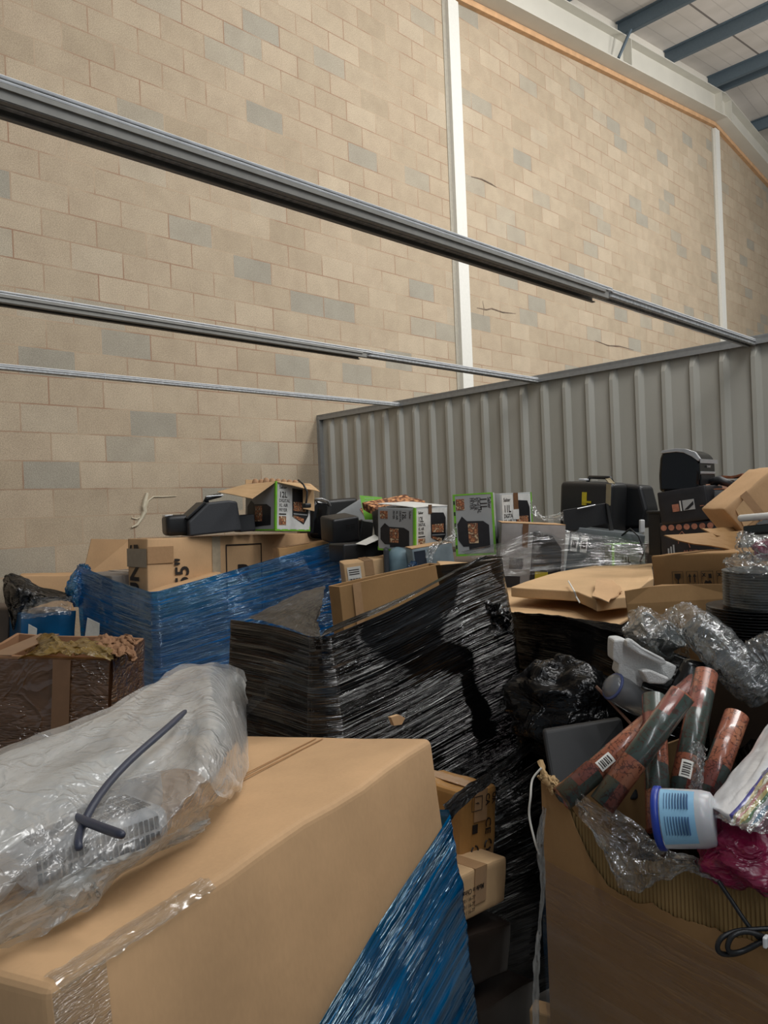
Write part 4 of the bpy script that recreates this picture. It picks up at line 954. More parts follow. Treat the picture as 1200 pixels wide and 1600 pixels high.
text('11L', .045, face(w_, d_, h_, 'front', .004), .05, h_-.10, INK, r, bold=.02); text('Salter', .026, face(w_, d_, h_, 'front', .004), .05, h_-.045, INK, r, bold=.02)
# clear film over that group
cf = sheet('clear_stretch_film', [[P(720, 862, 3.98), P(790, 846, 3.80), P(850, 828, 3.86), P(930, 836, 3.95), P(1012, 846, 4.0)], [P(740, 875, 3.7), P(790, 862, 3.70), P(850, 850, 3.78), P(930, 852, 3.85), P(1010, 858, 3.8)], [P(760, 905, 3.66), P(790, 900, 3.68), P(850, 895, 3.72), P(930, 885, 3.78), P(1010, 882, 3.75)]], CLEAR, 100, 40, amp=.008, sc=8, stretch=(.5, 4), sv=.6)
tag(cf, 'clear stretch film pulled round the grey printed boxes before the partition', 'plastic wrap')
toloc(sheet('clear_film', [[P(829, 782, 4.4), P(835, 792, 4.35), P(850, 806, 4.3), P(880, 800, 4.3)], [P(829, 800, 4.3), P(840, 808, 4.25), P(855, 814, 4.2), P(882, 812, 4.2)]], CLEARBAG, 24, 12, amp=.012, sc=7), cf)
# laptop lid leaning, and hard case
def vecf(p): return p
lid = MB().prism([P(880, 797, 4.02), P(947, 786, 4.12), P(949, 818, 4.10), P(882, 832, 4.0)], fwd*.012); root = empty('open_laptop', 'open black laptop on its side in front of the hard case', 'laptop', Matrix.Translation(P(915, 830, 4.1)))
loc_mb(lid, root).build('screen_lid', BLACK, root, bevel=.002); loc_mb(MB().prism([P(947, 786, 4.10), P(951, 788, 4.16), P(961, 838, 4.12), P(955, 842, 4.06)], fwd*.02), root).build('keyboard_base', BLACK, root, bevel=.002)
loc_mb(MB().tube([P(902, 795, 4.03), P(930, 789, 4.08)], .003, 6), root).build('hinge', SILVER, root)
M, w_, d_, h_ = frame(P(873, 752, 4.55), P(956, 755, 4.25), .26, .30, 0)
r = empty('hard_case', 'black moulded hard case with beige strap and yellow tag by the partition', 'case', M)
MB().box((0, -d_*.18, h_/2), (w_, d_*.6, h_)).build('front_shell', BLACK, r, bevel=.03, bseg=5, smooth=True)
MB().prism([(-w_*.4, d_*.15, 0), (w_*.75, d_*.15, h_*.15), (w_*.8, d_*.15, h_*.5), (w_*.68, d_*.15, h_*.95), (-w_*.4, d_*.15, h_)], (0, d_*.5, 0)).build('rear_shell', BLACK, r, bevel=.02, bseg=3)
mb = MB().tube([(-w_*.2, 0, h_), (-w_*.17, 0, h_*1.09), (w_*.22, 0, h_*1.09), (w_*.26, 0, h_)], .011, 8); mb.build('handle', BLACK, r, smooth=True)
MB().box((-w_*.22, -.03, h_*1.04), (.04, .05, .012), Matrix.Rotation(0, 4, 'Y')).build('latch', WHITE, r, bevel=.003)
MB().prism([(w_*.12, 0, h_*1.06), (w_*.2, 0, h_*1.08), (w_*.48, -d_*.35, h_*.98), (w_*.4, -d_*.40, h_*.98)], (0, 0, .006)).build('strap', plain('beige_strap', (150, 138, 110), .6), r)
MB().box((w_*.44, -d_*.49, h_*.78), (.03, .004, .12)).build('strap', plain('beige_strap', (150, 138, 110), .6), r)
MB().box((0, -d_*.49, h_*.68), (.03, .006, .075)).build('yellow_tag', plain('yellow_tag', (206, 186, 40), .5), r)
MB().box((.02, -d_*.50, h_*.62), (.06, .004, .012)).build('yellow_tag', plain('yellow_tag', (206, 186, 40), .5), r)
o = MB().tube([P(965, 842, 4.0), P(985, 826, 3.95), P(998, 838, 3.9), P(1006, 862, 3.88), P(1001, 878, 3.9)], .005, 6).build('black_cable', BLACK, smooth=True); tag(o, 'thin black cable hanging over the wrapped boxes right of the laptop', 'cable')
r = rbox('black_appliance', 'glossy black appliance low behind the hard case', 'appliance', frame(P(958, 814, 4.4), P(1002, 815, 4.4), .2, .13), GLOSS, .02)
o = rbox('white_bottle', 'small white plastic bottle beside the dark bin', 'bottle', frame(P(1001, 812, 4.0), P(1008, 812, 4.0), .03, .07), WHITE, .006)

# ============================================================ RIGHT stack
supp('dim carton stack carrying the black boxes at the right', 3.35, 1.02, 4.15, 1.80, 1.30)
M, w_, d_, h_ = frame(P(1010, 799, 3.78), P(1034, 799, 3.72), .06, .22)
r = empty('dark_bin', 'narrow dark bin with a rim left of the stacked black boxes', 'bin', M)
MB().box((0, 0, h_*.48), (w_*.82, d_, h_*.96)).build('body', BLACK, r, bevel=.006); MB().box((0, 0, h_*.98), (w_, d_*1.15, .012)).build('rim', BLACK, r, bevel=.003)
# stacked boxes
fK = frame(P(1030, 817, 3.52), P(1112, 812, 3.38), .28, .17); M, w_, d_, h_ = fK
r = carton('black_printed_box', 'black box with a row of round copper coloured pictures, lower of the two', 'box', fK, BOXBLACK, tape=False, seed=50, dent=.002)
COP = plain('copper_print', (176, 116, 92), .5, var=.3, scale=60)
Fm = face(w_, d_, h_, 'front', .003)
for i in range(7):
    decal(Fm, [(.02+i*.034+.0135*math.cos(a*math.pi/8), h_-.025+.0135*math.sin(a*math.pi/8)) for a in range(16)], COP, r, 'round_picture')
mb = MB(); mb.tube([Fm @ Vector(p) for p in ((.08, h_-.1, .001), (.085, h_-.06, .001), (.10, h_-.045, .001), (.115, h_-.065, .001), (.13, h_-.12, .001))], .0016, 5); mb.build('line_drawing', COP, r)
for i in range(3): decal(Fm, rect(.03+i*.012, .02, .037+i*.012, .05+.008*i), BOXGREY, r, 'printed_words')
text('AIR FRYER', .014, Fm, .10, .03, COP, r)
fL = frame(P(1026, 770, 3.52), P(1102, 758, 3.38), .26, .155); M, w_, d_, h_ = fL
r = carton('black_printed_box', 'plain black box with two small pictures, upper one under the air fryer', 'box', fL, BOXBLACK, tape=False, seed=51, dent=.003)
Fm = face(w_, d_, h_, 'front', .003)
decal(Fm, rect(w_*.28, h_*.36, w_*.42, h_*.58), COP, r, 'small_picture'); decal(Fm, rect(w_*.44, h_*.36, w_*.47, h_*.66), BOXWHITE, r, 'small_picture'); decal(Fm, rect(w_*.50, h_*.36, w_*.74, h_*.66), BOXGREY, r, 'small_picture')
decal(Fm, [(w_*.52, h_*.38), (w_*.72, h_*.6), (w_*.72, h_*.5), (w_*.6, h_*.38)], BOXBLACK, r, 'small_picture', .001)
decal(Fm, rect(w_*.84, h_*.42, w_*.92, h_*.44), COP, r, 'printed_words')
# tan flap to its right
o = MB().prism([P(1103, 757, 3.5), P(1143, 750, 3.75), P(1140, 798, 3.75), P(1111, 802, 3.5)], fwd*.006).build('cardboard_flap', cardboard('rosy_card', (176, 132, 108))); tag(o, 'rosy tan cardboard flap between the black box and the grey box', 'cardboard')
# big air fryer on top
M, w_, d_, h_ = frame(P(1030, 706, 3.58), P(1090, 704, 3.46), .22, .19)
r = empty('air_fryer', 'large black air fryer with a silver band on top of the right hand stack', 'appliance', M)
pr = [(-w_*.5, 0), (w_*.5, 0), (w_*.54, h_*.5), (w_*.52, h_*.78), (w_*.42, h_*.93), (w_*.2, h_*1.02), (-w_*.05, h_*1.05), (-w_*.42, h_*1.0), (-w_*.5, h_*.85), (-w_*.53, h_*.4)]
MB().prism([(x, -d_/2, z) for x, z in pr], (0, d_, 0)).build('housing', GLOSS, r, bevel=.02, bseg=4, smooth=False)
bnd = [(-w_*.46, h_*.955), (-w_*.05, h_*.985), (w_*.15, h_*.96), (w_*.36, h_*.86), (w_*.53, h_*.74), (w_*.57, h_*.80), (w_*.44, h_*.97), (w_*.2, h_*1.05), (-w_*.05, h_*1.075), (-w_*.42, h_*1.03)]
MB().prism([(x, -d_/2-.005, z) for x, z in bnd], (0, .02, 0)).build('silver_band', SILVER, r, bevel=.002)
MB().prism([(w_*.56, -d_/2, h_*.80), (w_*.565, -d_/2, h_*.70), (w_*.565, d_/2, h_*.70), (w_*.56, d_/2, h_*.80)], (.004, 0, 0)).build('silver_band', SILVER, r)
MB().box((w_*.55, 0, h_*.47), (.006, d_*.85, h_*.06)).build('window_trim', SILVER, r, bevel=.002)
MB().box((w_*.54, 0, h_*.14), (.006, d_*.85, h_*.025)).build('window_trim', SILVER, r, bevel=.001)
MB().box((w_*.545, 0, h_*.30), (.006, d_*.8, h_*.24)).build('window', BLACK, r)
text('tower', .02, face(w_*1.1, d_, h_, 'right', .002), d_*.4, h_*.6, SILVER, r, bold=.03)
mb = MB().tube([(w_*.5, d_*.1, .04), (w_*.8, d_*.1, .055), (w_*1.15, d_*.1, .03)], [.02, .022, .014], 8); mb.build('drawer_handle', BLACK, r, smooth=True)
# grey box with orange top
fM = frame(P(1115, 765, 3.42), P(1185, 764, 3.28), .30, .20); M, w_, d_, h_ = fM
r = carton('grey_printed_box', 'grey box with a dark picture panel and orange top right of the black boxes', 'box', fM, plain('print_mid_grey', (112, 114, 116), .5), tape=False, seed=52, dent=.001)
Fm = face(w_, d_, h_, 'front', .002)
mb = MB(); ring(mb, Fm, .022, .05, .19, .165, .003); mb.build('printed_frame', BOXWHITE, r); decal(Fm, rect(.025, .053, .187, .14), BOXBLACK, r, 'picture_panel')
for i in range(3): decal(Fm, rect(.022, .018+.008*i, .18, .021+.008*i), BOXWHITE, r, 'printed_line'); decal(Fm, rect(.03, .15+.006*i, .18, .152+.006*i), BOXWHITE, r, 'printed_line')
ORG = foodmat('print_orange', [(0, lin((220, 150, 110))), (.5, lin((190, 110, 70))), (.8, lin((150, 90, 60)))], 30)
MB().box((0, 0, h_+.002), (w_, d_, .003)).build('orange_top', ORG, r)
quadcarton('dark_printed_box', 'dark box with an orange printed lid at the back of the right stack', 'box', P(1146, 750, 3.7), P(1196, 747, 3.7), .2, .10, BOXBLACK, seed=53, tape=False)
o = MB().box((0, 0, .006), (.2, .2, .012)).build('orange_lid', ORG, M=Matrix.Translation(P(1172, 745, 3.8)) @ Matrix.Rotation(-.7, 4, 'Z'), sub=3, noisy=.01, nscale=12); tag(o, 'crumpled orange printed sheet behind the grey box at the right', 'packaging')
# brown carton standing tilted at the right edge
M, w_, d_, h_ = frame(P(1131, 795, 2.75), P(1212, 728, 2.75), .2, .12, 0)
r = carton('tilted_carton', 'tilted brown carton with torn tape leaning in from the right edge', 'box', (M, w_, d_, h_), CARD, tape=False, seed=54)
Fm = face(w_, d_, h_, 'front', .004); decal(Fm, rect(w_*.30, .0, w_*.42, h_), TAPE, r, 'tape', th=.001); decal(Fm, [(w_*.05, .02), (w_*.3, .02), (w_*.3, h_-.02), (w_*.12, h_-.03)], CARD2, r, 'pale_panel')
# carton with handling icons, open flaps
fN = frame(P(1017, 868, 2.62), P(1180, 861, 2.3), .34, .40, 0); M, w_, d_, h_ = fN
iz = M.translation.z
r = carton('icon_carton', 'brown carton with raised flaps, printed with fragile and this way up signs', 'box', fN, CARD3, tape=False, seed=77, dent=.003)
Fm = face(w_, d_, h_, 'front', .006)
u0 = .083
for i in range(4):
    a = u0+i*.055; mb = MB(); ring(mb, Fm, a, h_-.105, a+.043, h_-.057, .0012); mb.build('icon_frame', INK, r)
a = u0
decal(Fm, [(a+.010, h_-.064), (a+.033, h_-.064), (a+.031, h_-.078), (a+.0235, h_-.084), (a+.0235, h_-.095), (a+.03, h_-.098), (a+.013, h_-.098), (a+.0195, h_-.095), (a+.0195, h_-.084), (a+.012, h_-.078)], INK, r, 'glass_icon')
a += .055
for dx in (.01, .028):
    decal(Fm, [(a+dx, h_-.094), (a+dx+.004, h_-.094), (a+dx+.004, h_-.075), (a+dx+.008, h_-.075), (a+dx+.002, h_-.064), (a+dx-.004, h_-.075), (a+dx, h_-.075)], INK, r, 'arrow_icon')
decal(Fm, rect(a+.006, h_-.101, a+.037, h_-.098), INK, r, 'arrow_icon')
a += .055
text('x', .022, Fm, a+.004, h_-.074, INK, r, bold=.03); decal(Fm, rect(a+.026, h_-.08, a+.036, h_-.066), INK, r, 'hook_icon'); decal(Fm, [(a+.008, h_-.096), (a+.036, h_-.096), (a+.03, h_-.086), (a+.022, h_-.09), (a+.014, h_-.086)], INK, r, 'hook_icon')
a += .055
text('x', .022, Fm, a+.004, h_-.074, INK, r, bold=.03)
toF = lambda L_: [r.matrix_world.inverted() @ p for p in L_]
flap(r, toF([P(1150, 862, 2.65), P(1160, 830, 2.75), P(1036, 838, 2.55), P(1060, 846, 2.5)]), m=CARD3)
flap(r, toF([P(1160, 840, 2.8), P(1160, 824, 2.85), P(1095, 827, 2.7), P(1120, 838, 2.65)]), m=CARD3)
o = MB().prism([P(977, 924, 2.3), P(1035, 913, 2.3), P(1160, 912, 2.25), P(1160, 975, 2.25), P(985, 985, 2.3)], fwd*.006).build('upright_cardboard', CARD3, sub=2, noisy=.004); tag(o, 'upright brown cardboard panel below the carton with handling signs', 'cardboard')
# flattened pale cartons
z = 1.31
q = [PZ(800, 914, z), PZ(872, 893, z), PZ(930, 884, z), PZ(1017, 880, z), PZ(1022, 905, z), PZ(995, 925, z), PZ(932, 940, z), PZ(900, 925, z)]
root = empty('flat_carton', 'wide pale flattened carton with a buckled corner, upper of two in the middle', 'box', Matrix.Translation(sum(q, Vector())/8-Vector((0, 0, .1))))
fu = frame(PZ(798, 917, z), PZ(938, 930, z), .75, .10)
mb = MB(); top = [PZ(798, 916, z), PZ(900, 924, z-.004), PZ(932, 937, z-.004), PZ(985, 932, z-.01), PZ(1020, 902, z), PZ(1018, 880, z), PZ(930, 884, z), PZ(872, 893, z)]
mb.prism([v-Vector((0, 0, .04)) for v in top], (0, 0, .04)); loc_mb(mb, root).build('body', CARD2, root, bevel=.004, sub=3, noisy=.006, nscale=6)
loc_mb(MB().prism([PZ(925, 934, z+.004), PZ(933, 905, z+.022), PZ(958, 908, z+.012), PZ(975, 925, z), PZ(950, 942, z-.01)], (0, 0, .004)), root).build('buckled_corner', CARD, root, sub=4, noisy=.01, nscale=14)
loc_mb(MB().tube([PZ(888, 908, z+.02), PZ(898, 925, z+.008), PZ(900, 932, z-.01), P(906, 942, PZ(906, 942, z-.05).length and 2.75)], .003, 5), root).build('torn_tape', PAPER, root)
z = 1.225
top = [PZ(790, 956, z), PZ(885, 965, z), PZ(965, 976, z), PZ(1000, 955, z), PZ(990, 925, z), PZ(930, 915, z-.0), PZ(790, 918, z)]
mb = MB(); mb.prism([v-Vector((0, 0, .012)) for v in top], (0, 0, .012))
o = mb.build('flat_carton', CARD2, bevel=.004, sub=3, noisy=.005, nscale=6); tag(o, 'pale flattened carton sheet, lower of two, above the dark wrapped pallet', 'box')
lab = MB()
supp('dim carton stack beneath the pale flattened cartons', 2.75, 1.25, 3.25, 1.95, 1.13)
# black wrapped pallet on the right of the centre
x0_, y0_ = P(960, 975, 2.05).x, P(960, 975, 2.05).y
p1, p2, p3 = P(800, 962, 2.75), P(890, 968, 2.35), P(975, 985, 1.98)
bw2 = wrap_shell('black_stretch_wrap', 'flat black wrapped stack below the pale cartons, right of the middle pallet', 'plastic wrap',
  [(P(760, 955, 3.4).x, P(760, 955, 3.4).y, P(800, 958, 2.75).z), (p1.x, p1.y+.0, P(800, 958, 2.75).z), (p2.x, p2.y, P(885, 966, 2.35).z), (p3.x, p3.y, P(972, 992, 1.98).z), (p3.x+.1, p3.y-.25, 1.2)], .55, BLKG, seg=.012, rows=70, amp=.004, vs=34, us=2, seed=9, belly=.01)
toloc(sheet('top_film', [[P(800, 958, 2.75), P(885, 966, 2.35), P(972, 992, 1.98)], [P(802, 957, 2.77), P(888, 965, 2.37), P(980, 985, 2.05)], [P(804, 957, 2.8), P(892, 966, 2.4), P(988, 978, 2.2)]], BLKG, 50, 20, amp=.006, sc=6, stretch=(1, 3)), bw2)
quadcarton('brown_carton', 'dim brown carton under the flat black wrapped stack', 'box', P(826, 1052, 2.2), P(895, 1068, 2.1), .2, .10, CARD3, seed=60, tape=False)
bb = MB(); 
def blob(name, label, cat, c, r3, m, seed=0, amp=.15, seg=40, rz=0):
    def fn(u, v):
        a, b = u*2*math.pi, (v-.5)*math.pi
        d = Vector((math.cos(a)*math.cos(b), math.sin(a)*math.cos(b), math.sin(b)))
        k1 = 1+amp*noise.noise(d*2.2+Vector((seed, 0, 0)))+amp*.6*(abs(noise.noise(d*5+Vector((0, seed, 0))))-.3)
        return Vector((d.x*r3[0], d.y*r3[1], d.z*r3[2]))*k1
    mb = MB().grid(fn, seg, seg, 1, 1)
    o = mb.build(name, m, smooth=True, M=Matrix.Translation(c) @ Matrix.Rotation(rz, 4, 'Z'), weld=False); 
    if label: tag(o, label, cat)
    return o
BAGB = film('black_bag_film', (15, 15, 15), (9, 9, 10), 1.0, rough=.2, su=8, sv=8, bump=.4, dist=.01, wrinkle=9, gl=.6, dens=0, coat=.04)
blob('black_bag', 'crumpled black bag in the dark behind the black tablet like panel', 'bag', P(880, 1105, 2.0), (.15, .15, .12), BAGB, 3, .3)

# ============================================================ RIGHT FRONT: torn carton and its contents
TL = P(848, 1222, 1.50); TR = P(1215, 1392, 1.13)
ex = Vector((TR.x-TL.x, TR.y-TL.y, 0)); Lc = ex.length; ex.normalize(); ey = Vector((-ex.y, ex.x, 0))
if ey.dot(Vector((fwd.x, fwd.y, 0))) < 0: ey = -ey
zt = TL.z; dc = .55
Mc = Matrix(((ex.x, ey.x, 0, TL.x), (ex.y, ey.y, 0, TL.y), (0, 0, 1, 0), (0, 0, 0, 1)))
root = empty('torn_carton', 'tall torn brown carton full of mixed goods at the right front', 'box', Mc)
def rimz(x, y, s):
    # height on the front plane where the sight line through the pixel crosses at distance s along it
    p = TL+ex*s; d = (Vector((p.x, p.y, CZ))-CAM).dot(fwd); return P(x, y, d).z
def s_of(x):
    # distance along the front for a pixel column
    lo, hi = -.2, Lc+.4
    for _ in range(40):
        mid = (lo+hi)/2; p = TL+ex*mid; v = Vector((p.x, p.y, 1.0))-CAM
        px_ = 600+F*v.dot(RT)/v.dot(fwd)
        if px_ < x: lo = mid
        else: hi = mid
    return lo
rimpx = [(849, 1218), (858, 1215), (870, 1228), (893, 1262), (902, 1275), (925, 1300), (950, 1322), (975, 1338), (1000, 1345), (1025, 1348), (1048, 1342), (1062, 1350), (1090, 1355), (1120, 1362), (1135, 1376), (1160, 1372), (1185, 1380), (1205, 1388)]
RZ = [(s_of(x), rimz(x, y, s_of(x))) for x, y in rimpx]; RZ[0] = (0, RZ[0][1])
def rz_at(s, T=RZ):
    if s <= T[0][0]: return T[0][1]
    for (a, za), (b, zb) in zip(T, T[1:]):
        if s <= b: return za+(zb-za)*(s-a)/max(1e-6, b-a)
    return T[-1][1]
tearpx = [(893, 1262), (905, 1300), (925, 1345), (950, 1385), (975, 1400), (995, 1412), (1020, 1412), (1050, 1432), (1080, 1440), (1110, 1450), (1140, 1462), (1205, 1478)]
TZ = [(s_of(x), rimz(x, y, s_of(x))) for x, y in tearpx]
Lx = Lc+.12
CORR = None
k = NT('corrugated_flute'); tc = k.add('ShaderNodeTexCoord'); sp = k.add('ShaderNodeSeparateXYZ'); k.link(tc.outputs['Object'], sp.inputs[0])
wv = k.math('SINE', k.math('MULTIPLY', sp.outputs[0], 2*math.pi/.0075)); f = k.noise(9, detail=4)
k.link(k.ramp(f, [(.3, lin((128, 104, 62))), (.7, lin((148, 120, 76)))]), k.b.inputs['Base Color']); k.b.inputs['Roughness'].default_value = .85
CORR = k.m
FR = cardboard('torn_carton_card', (152, 118, 78))
# front liner (below the tear) and core layer (up to the rim)
mb = MB(); n_ = 220
def ztear(s):
    return min(rz_at(s), rz_at(s, TZ)+.004*noise.noise(Vector((s*60, 0, 0)))) if s > TZ[0][0] else rz_at(s)
for i in range(n_+1):
    s = Lx*i/n_; z = ztear(s)
    mb.vert((s, -.004, z)); mb.vert((s, -.004, z*.5)); mb.vert((s, -.004, 0))
for i in range(n_):
    for j in range(2): a = i*3+j; mb.f.append([a, a+1, a+4, a+3])
mb.build('front_liner', FR, root, solid=.002)
mb = MB(); n_ = 640
for i in range(n_+1):
    s = Lx*i/n_; z = rz_at(s)+.004*noise.noise(Vector((s*70, 3, 0))); dy = .0016*math.sin(2*math.pi*s/.0075)
    for q in (z, z*.66, .02): mb.vert((s, dy+.001, q))
for i in range(n_):
    for j in range(2): a = i*3+j; mb.f.append([a, a+1, a+4, a+3])
mb.build('corrugated_core', CORR, root, smooth=True)
mb = MB(); n_ = 120
for i in range(n_+1):
    s = Lx*i/n_; z = rz_at(s)-.004
    for q in (z, .02): mb.vert((s, .006, q))
for i in range(n_): a = i*2; mb.f.append([a, a+1, a+3, a+2])
mb.build('back_liner', FR, root, solid=.001)
ztl = RZ[0][1]
MB().box((.0, dc/2, ztl/2-.01), (.006, dc, ztl-.02)).build('side_wall', FR, root, sub=2, noisy=.003)
MB().box((Lx/2, dc, .46), (Lx, .006, .92)).build('rear_wall', FR, root); MB().box((Lx, dc/2, .46), (.006, dc, .92)).build('side_wall', FR, root)
MB().box((Lx/2, dc/2, .01), (Lx, dc, .02)).build('base', FR, root)
# crumpled corner tip
toloc(sheet('torn_tip', [[P(838, 1212, 1.5), P(850, 1210, 1.49), P(865, 1212, 1.48), P(873, 1222, 1.47)], [P(848, 1222, 1.49), P(856, 1222, 1.47), P(866, 1224, 1.46), P(876, 1236, 1.46)], [P(860, 1232, 1.48), P(862, 1240, 1.46), P(868, 1238, 1.46), P(880, 1248, 1.46)]], cardboard('torn_paper', (176, 146, 104)), 20, 14, amp=.006, sc=8, wsolid=.002), root)
# clear shrink film round the lower part
CL2 = film('clear_carton_wrap', (246, 243, 238), (200, 195, 185), .03, rough=.1, su=2.0, sv=20, rot=-.10, bump=.6, dist=.006, gl=1.0, dens=.08, coat=.05)
def cfn(u, v):
    s = Lx*u; top = ztl-.15-.03*u; z = top*(1-v); return Vector((s, -.014-.006*abs(noise.noise(Vector((s*3, v*9+s*4, 0)))), z))
MB().grid(cfn, 60, 60, Lx, 1).build('clear_wrap', CL2, root, smooth=True)
for (a, b, c_, d2) in (((.16, .62), (.22, .60), (.30, .57), (.5, .50)), ((.02, .56), (.12, .55), (.24, .51), (.5, .43))):
    pass
# black contents filling so that goods have something to lie on
def inbox(s, y, z): return Mc @ Vector((s, y, z))
fillb = blob('black_bin_bag', 'black bin bag filling the torn carton behind the wrapping paper rolls', 'bag', inbox(.30, .33, .86), (.26, .19, .22), BAGB, 1, .22, rz=math.atan2(ex.y, ex.x))
o2 = blob('black_bin_bag', 'large black bag in shadow behind the right hand rolls', 'bag', inbox(.34, .66, .95), (.3, .2, .26), BAGB, 6, .2, rz=math.atan2(ex.y, ex.x))
# black monitor panel
pm = [P(848, 1142, 1.72), P(972, 1122, 1.74), P(1000, 1250, 1.66), P(868, 1262, 1.62)]
mb = MB().prism(pm, fwd*.02)
o = mb.build('black_screen', plain('matt_black_panel', (25, 26, 28), .6), bevel=.008, bseg=3); tag(o, 'flat dark grey screen panel standing behind the torn carton corner', 'screen')
o = MB().tube([P(931, 1072, 1.70), P(960, 1103, 1.68), P(992, 1138, 1.66)], .0035, 6).build('thin_stick', plain('thin_stick', (126, 92, 74), .5)); tag(o, 'thin brown stick leaning from the panel towards the rolls', 'stick')

# wrapping paper rolls
def rollmat(name, sc_):
    k = NT(name); tc = k.add('ShaderNodeTexCoord'); sp = k.add('ShaderNodeSeparateXYZ'); k.link(tc.outputs['Object'], sp.inputs[0])
    an = k.math('ARCTAN2', sp.outputs[1], sp.outputs[0])
    cb = k.add('ShaderNodeCombineXYZ'); k.link(k.math('FLOOR', k.math('MULTIPLY', an, .8)), cb.inputs[0]); k.link(k.math('FLOOR', k.math('ADD', k.math('MULTIPLY', sp.outputs[2], 20), sc_)), cb.inputs[1])
    wn = k.add('ShaderNodeTexWhiteNoise', noise_dimensions='2D'); k.link(cb.outputs[0], wn.inputs['Vector'])
    r = k.add('ShaderNodeValToRGB'); k.link(wn.outputs[0], r.inputs[0]); r.color_ramp.interpolation = 'CONSTANT'; e = r.color_ramp.elements
    e[0].color = (*lin((160, 96, 72)), 1); e[1].position = .3; e[1].color = (*lin((62, 74, 68)), 1); z = e.new(.55); z.color = (*lin((172, 112, 84)), 1); z = e.new(.72); z.color = (*lin((72, 86, 80)), 1); z = e.new(.86); z.color = (*lin((134, 76, 66)), 1)
    v = k.add('ShaderNodeTexVoronoi'); v.feature = 'DISTANCE_TO_EDGE'; v.inputs['Scale'].default_value = 48; k.link(tc.outputs['Object'], v.inputs[0])
    nz = k.noise(75, detail=2)
    ink = k.math('MULTIPLY', k.math('LESS_THAN', k.math('ABSOLUTE', k.math('SUBTRACT', nz, .5)), .028), .75)
    m_ = k.add('ShaderNodeMixRGB'); k.link(ink, m_.inputs[0]); k.link(r.outputs[0], m_.inputs[1]); m_.inputs[2].default_value = (*lin((70, 40, 34)), 1)
    k.link(m_.outputs[0], k.b.inputs['Base Color']); k.b.inputs['Roughness'].default_value = .28; k.b.inputs['Coat Weight'].default_value = .5; k.b.inputs['Coat Roughness'].default_value = .12
    return k.m
RM = [rollmat('gift_print_%d' % i, i*3.3) for i in range(3)]
def roll(lb, a, b, r, m, sticker=None, words=None):
    a, b = Vector(a), Vector(b); z = (b-a).normalized(); x = z.cross(fwd).normalized(); y = z.cross(x); L = (b-a).length
    M = Matrix(((x.x, y.x, z.x, a.x), (x.y, y.y, z.y, a.y), (x.z, y.z, z.z, a.z), (0, 0, 0, 1)))
    root = empty('wrapping_paper_roll', lb, 'wrapping paper', M, 'wrapping paper rolls in the torn carton')
    mb = MB(); mb.lathe([(r*.78, .002), (r, 0), (r, L*.5), (r, L), (r*.8, L), (r*.78, L-.03)], 36); mb.build('paper', m, root, smooth=False)
    for p in root.children[0].data.polygons: p.use_smooth = True
    MB().lathe([(r*.8, L-.02), (r*.8, L+.0005), (r*.72, L+.0005), (r*.72, L-.02)], 30).build('cardboard_core', PAPER, root, smooth=False)
    cam_dir = (M.to_3x3().inverted() @ (CAM-a)); ang = math.atan2(cam_dir.y, cam_dir.x)
    def lab(z0, z1, aw_, m_, nm, off, a0=0):
        def fn(u, v): t = ang+a0+(u-.5)*aw_; return Vector(((r+off)*math.cos(t), (r+off)*math.sin(t), z0+(z1-z0)*v))
        return MB().grid(fn, 10, 2).build(nm, m_, par, smooth=True)
    par = root
    if sticker:
        par = lab(sticker, sticker+.035, .9, PAPER, 'barcode_sticker', .0006)
        for i in range(6): lab(sticker+.004+i*.0045, sticker+.006+i*.0045+(.001 if i % 2 else 0), .6, INK, 'barcode_bar', .001)
    return root
roll('wrapping paper roll in front, running from lower left to upper right', P(940, 1258, 1.36), P(1067, 1084, 1.40), .0235, RM[0])
roll('wrapping paper roll with barcode sticker, parallel behind the front diagonal roll', P(878, 1248, 1.44), P(1090, 1068, 1.56), .0235, RM[1], sticker=.09)
roll('short upright wrapping paper roll behind the crossing of the diagonal rolls', P(1030, 1300, 1.34), P(1021, 1088, 1.50), .022, RM[2])
roll('wrapping paper roll with barcode sticker and rounded end, tallest of the upright ones', P(1060, 1262, 1.38), P(1103, 1052, 1.55), .0235, RM[0], sticker=.05)
roll('wrapping paper roll farthest to the right, with shiny clear cover', P(1098, 1262, 1.36), P(1151, 1118, 1.46), .0225, RM[1])
o = MB().prism([P(1040, 1110, 1.6), P(1075, 1030, 1.66), P(1118, 1040, 1.66), P(1110, 1120, 1.6)], fwd*.04).build('black_tray', GLOSS, bevel=.015, bseg=4, smooth=True); tag(o, 'glossy black plastic lid behind the top of the tallest roll', 'lid')
# film inside near rolls
o = sheet('clear_film_scrap', [[P(1078, 1160, 1.33), P(1092, 1158, 1.33), P(1102, 1172, 1.34)], [P(1084, 1190, 1.31), P(1092, 1192, 1.30), P(1098, 1195, 1.32)], [P(1078, 1232, 1.30), P(1088, 1235, 1.29), P(1096, 1236, 1.3)]], CLEARBAG, 16, 30, amp=.008, sc=8); tag(o, 'thin twisted clear film scrap between the two right hand rolls', 'plastic wrap')
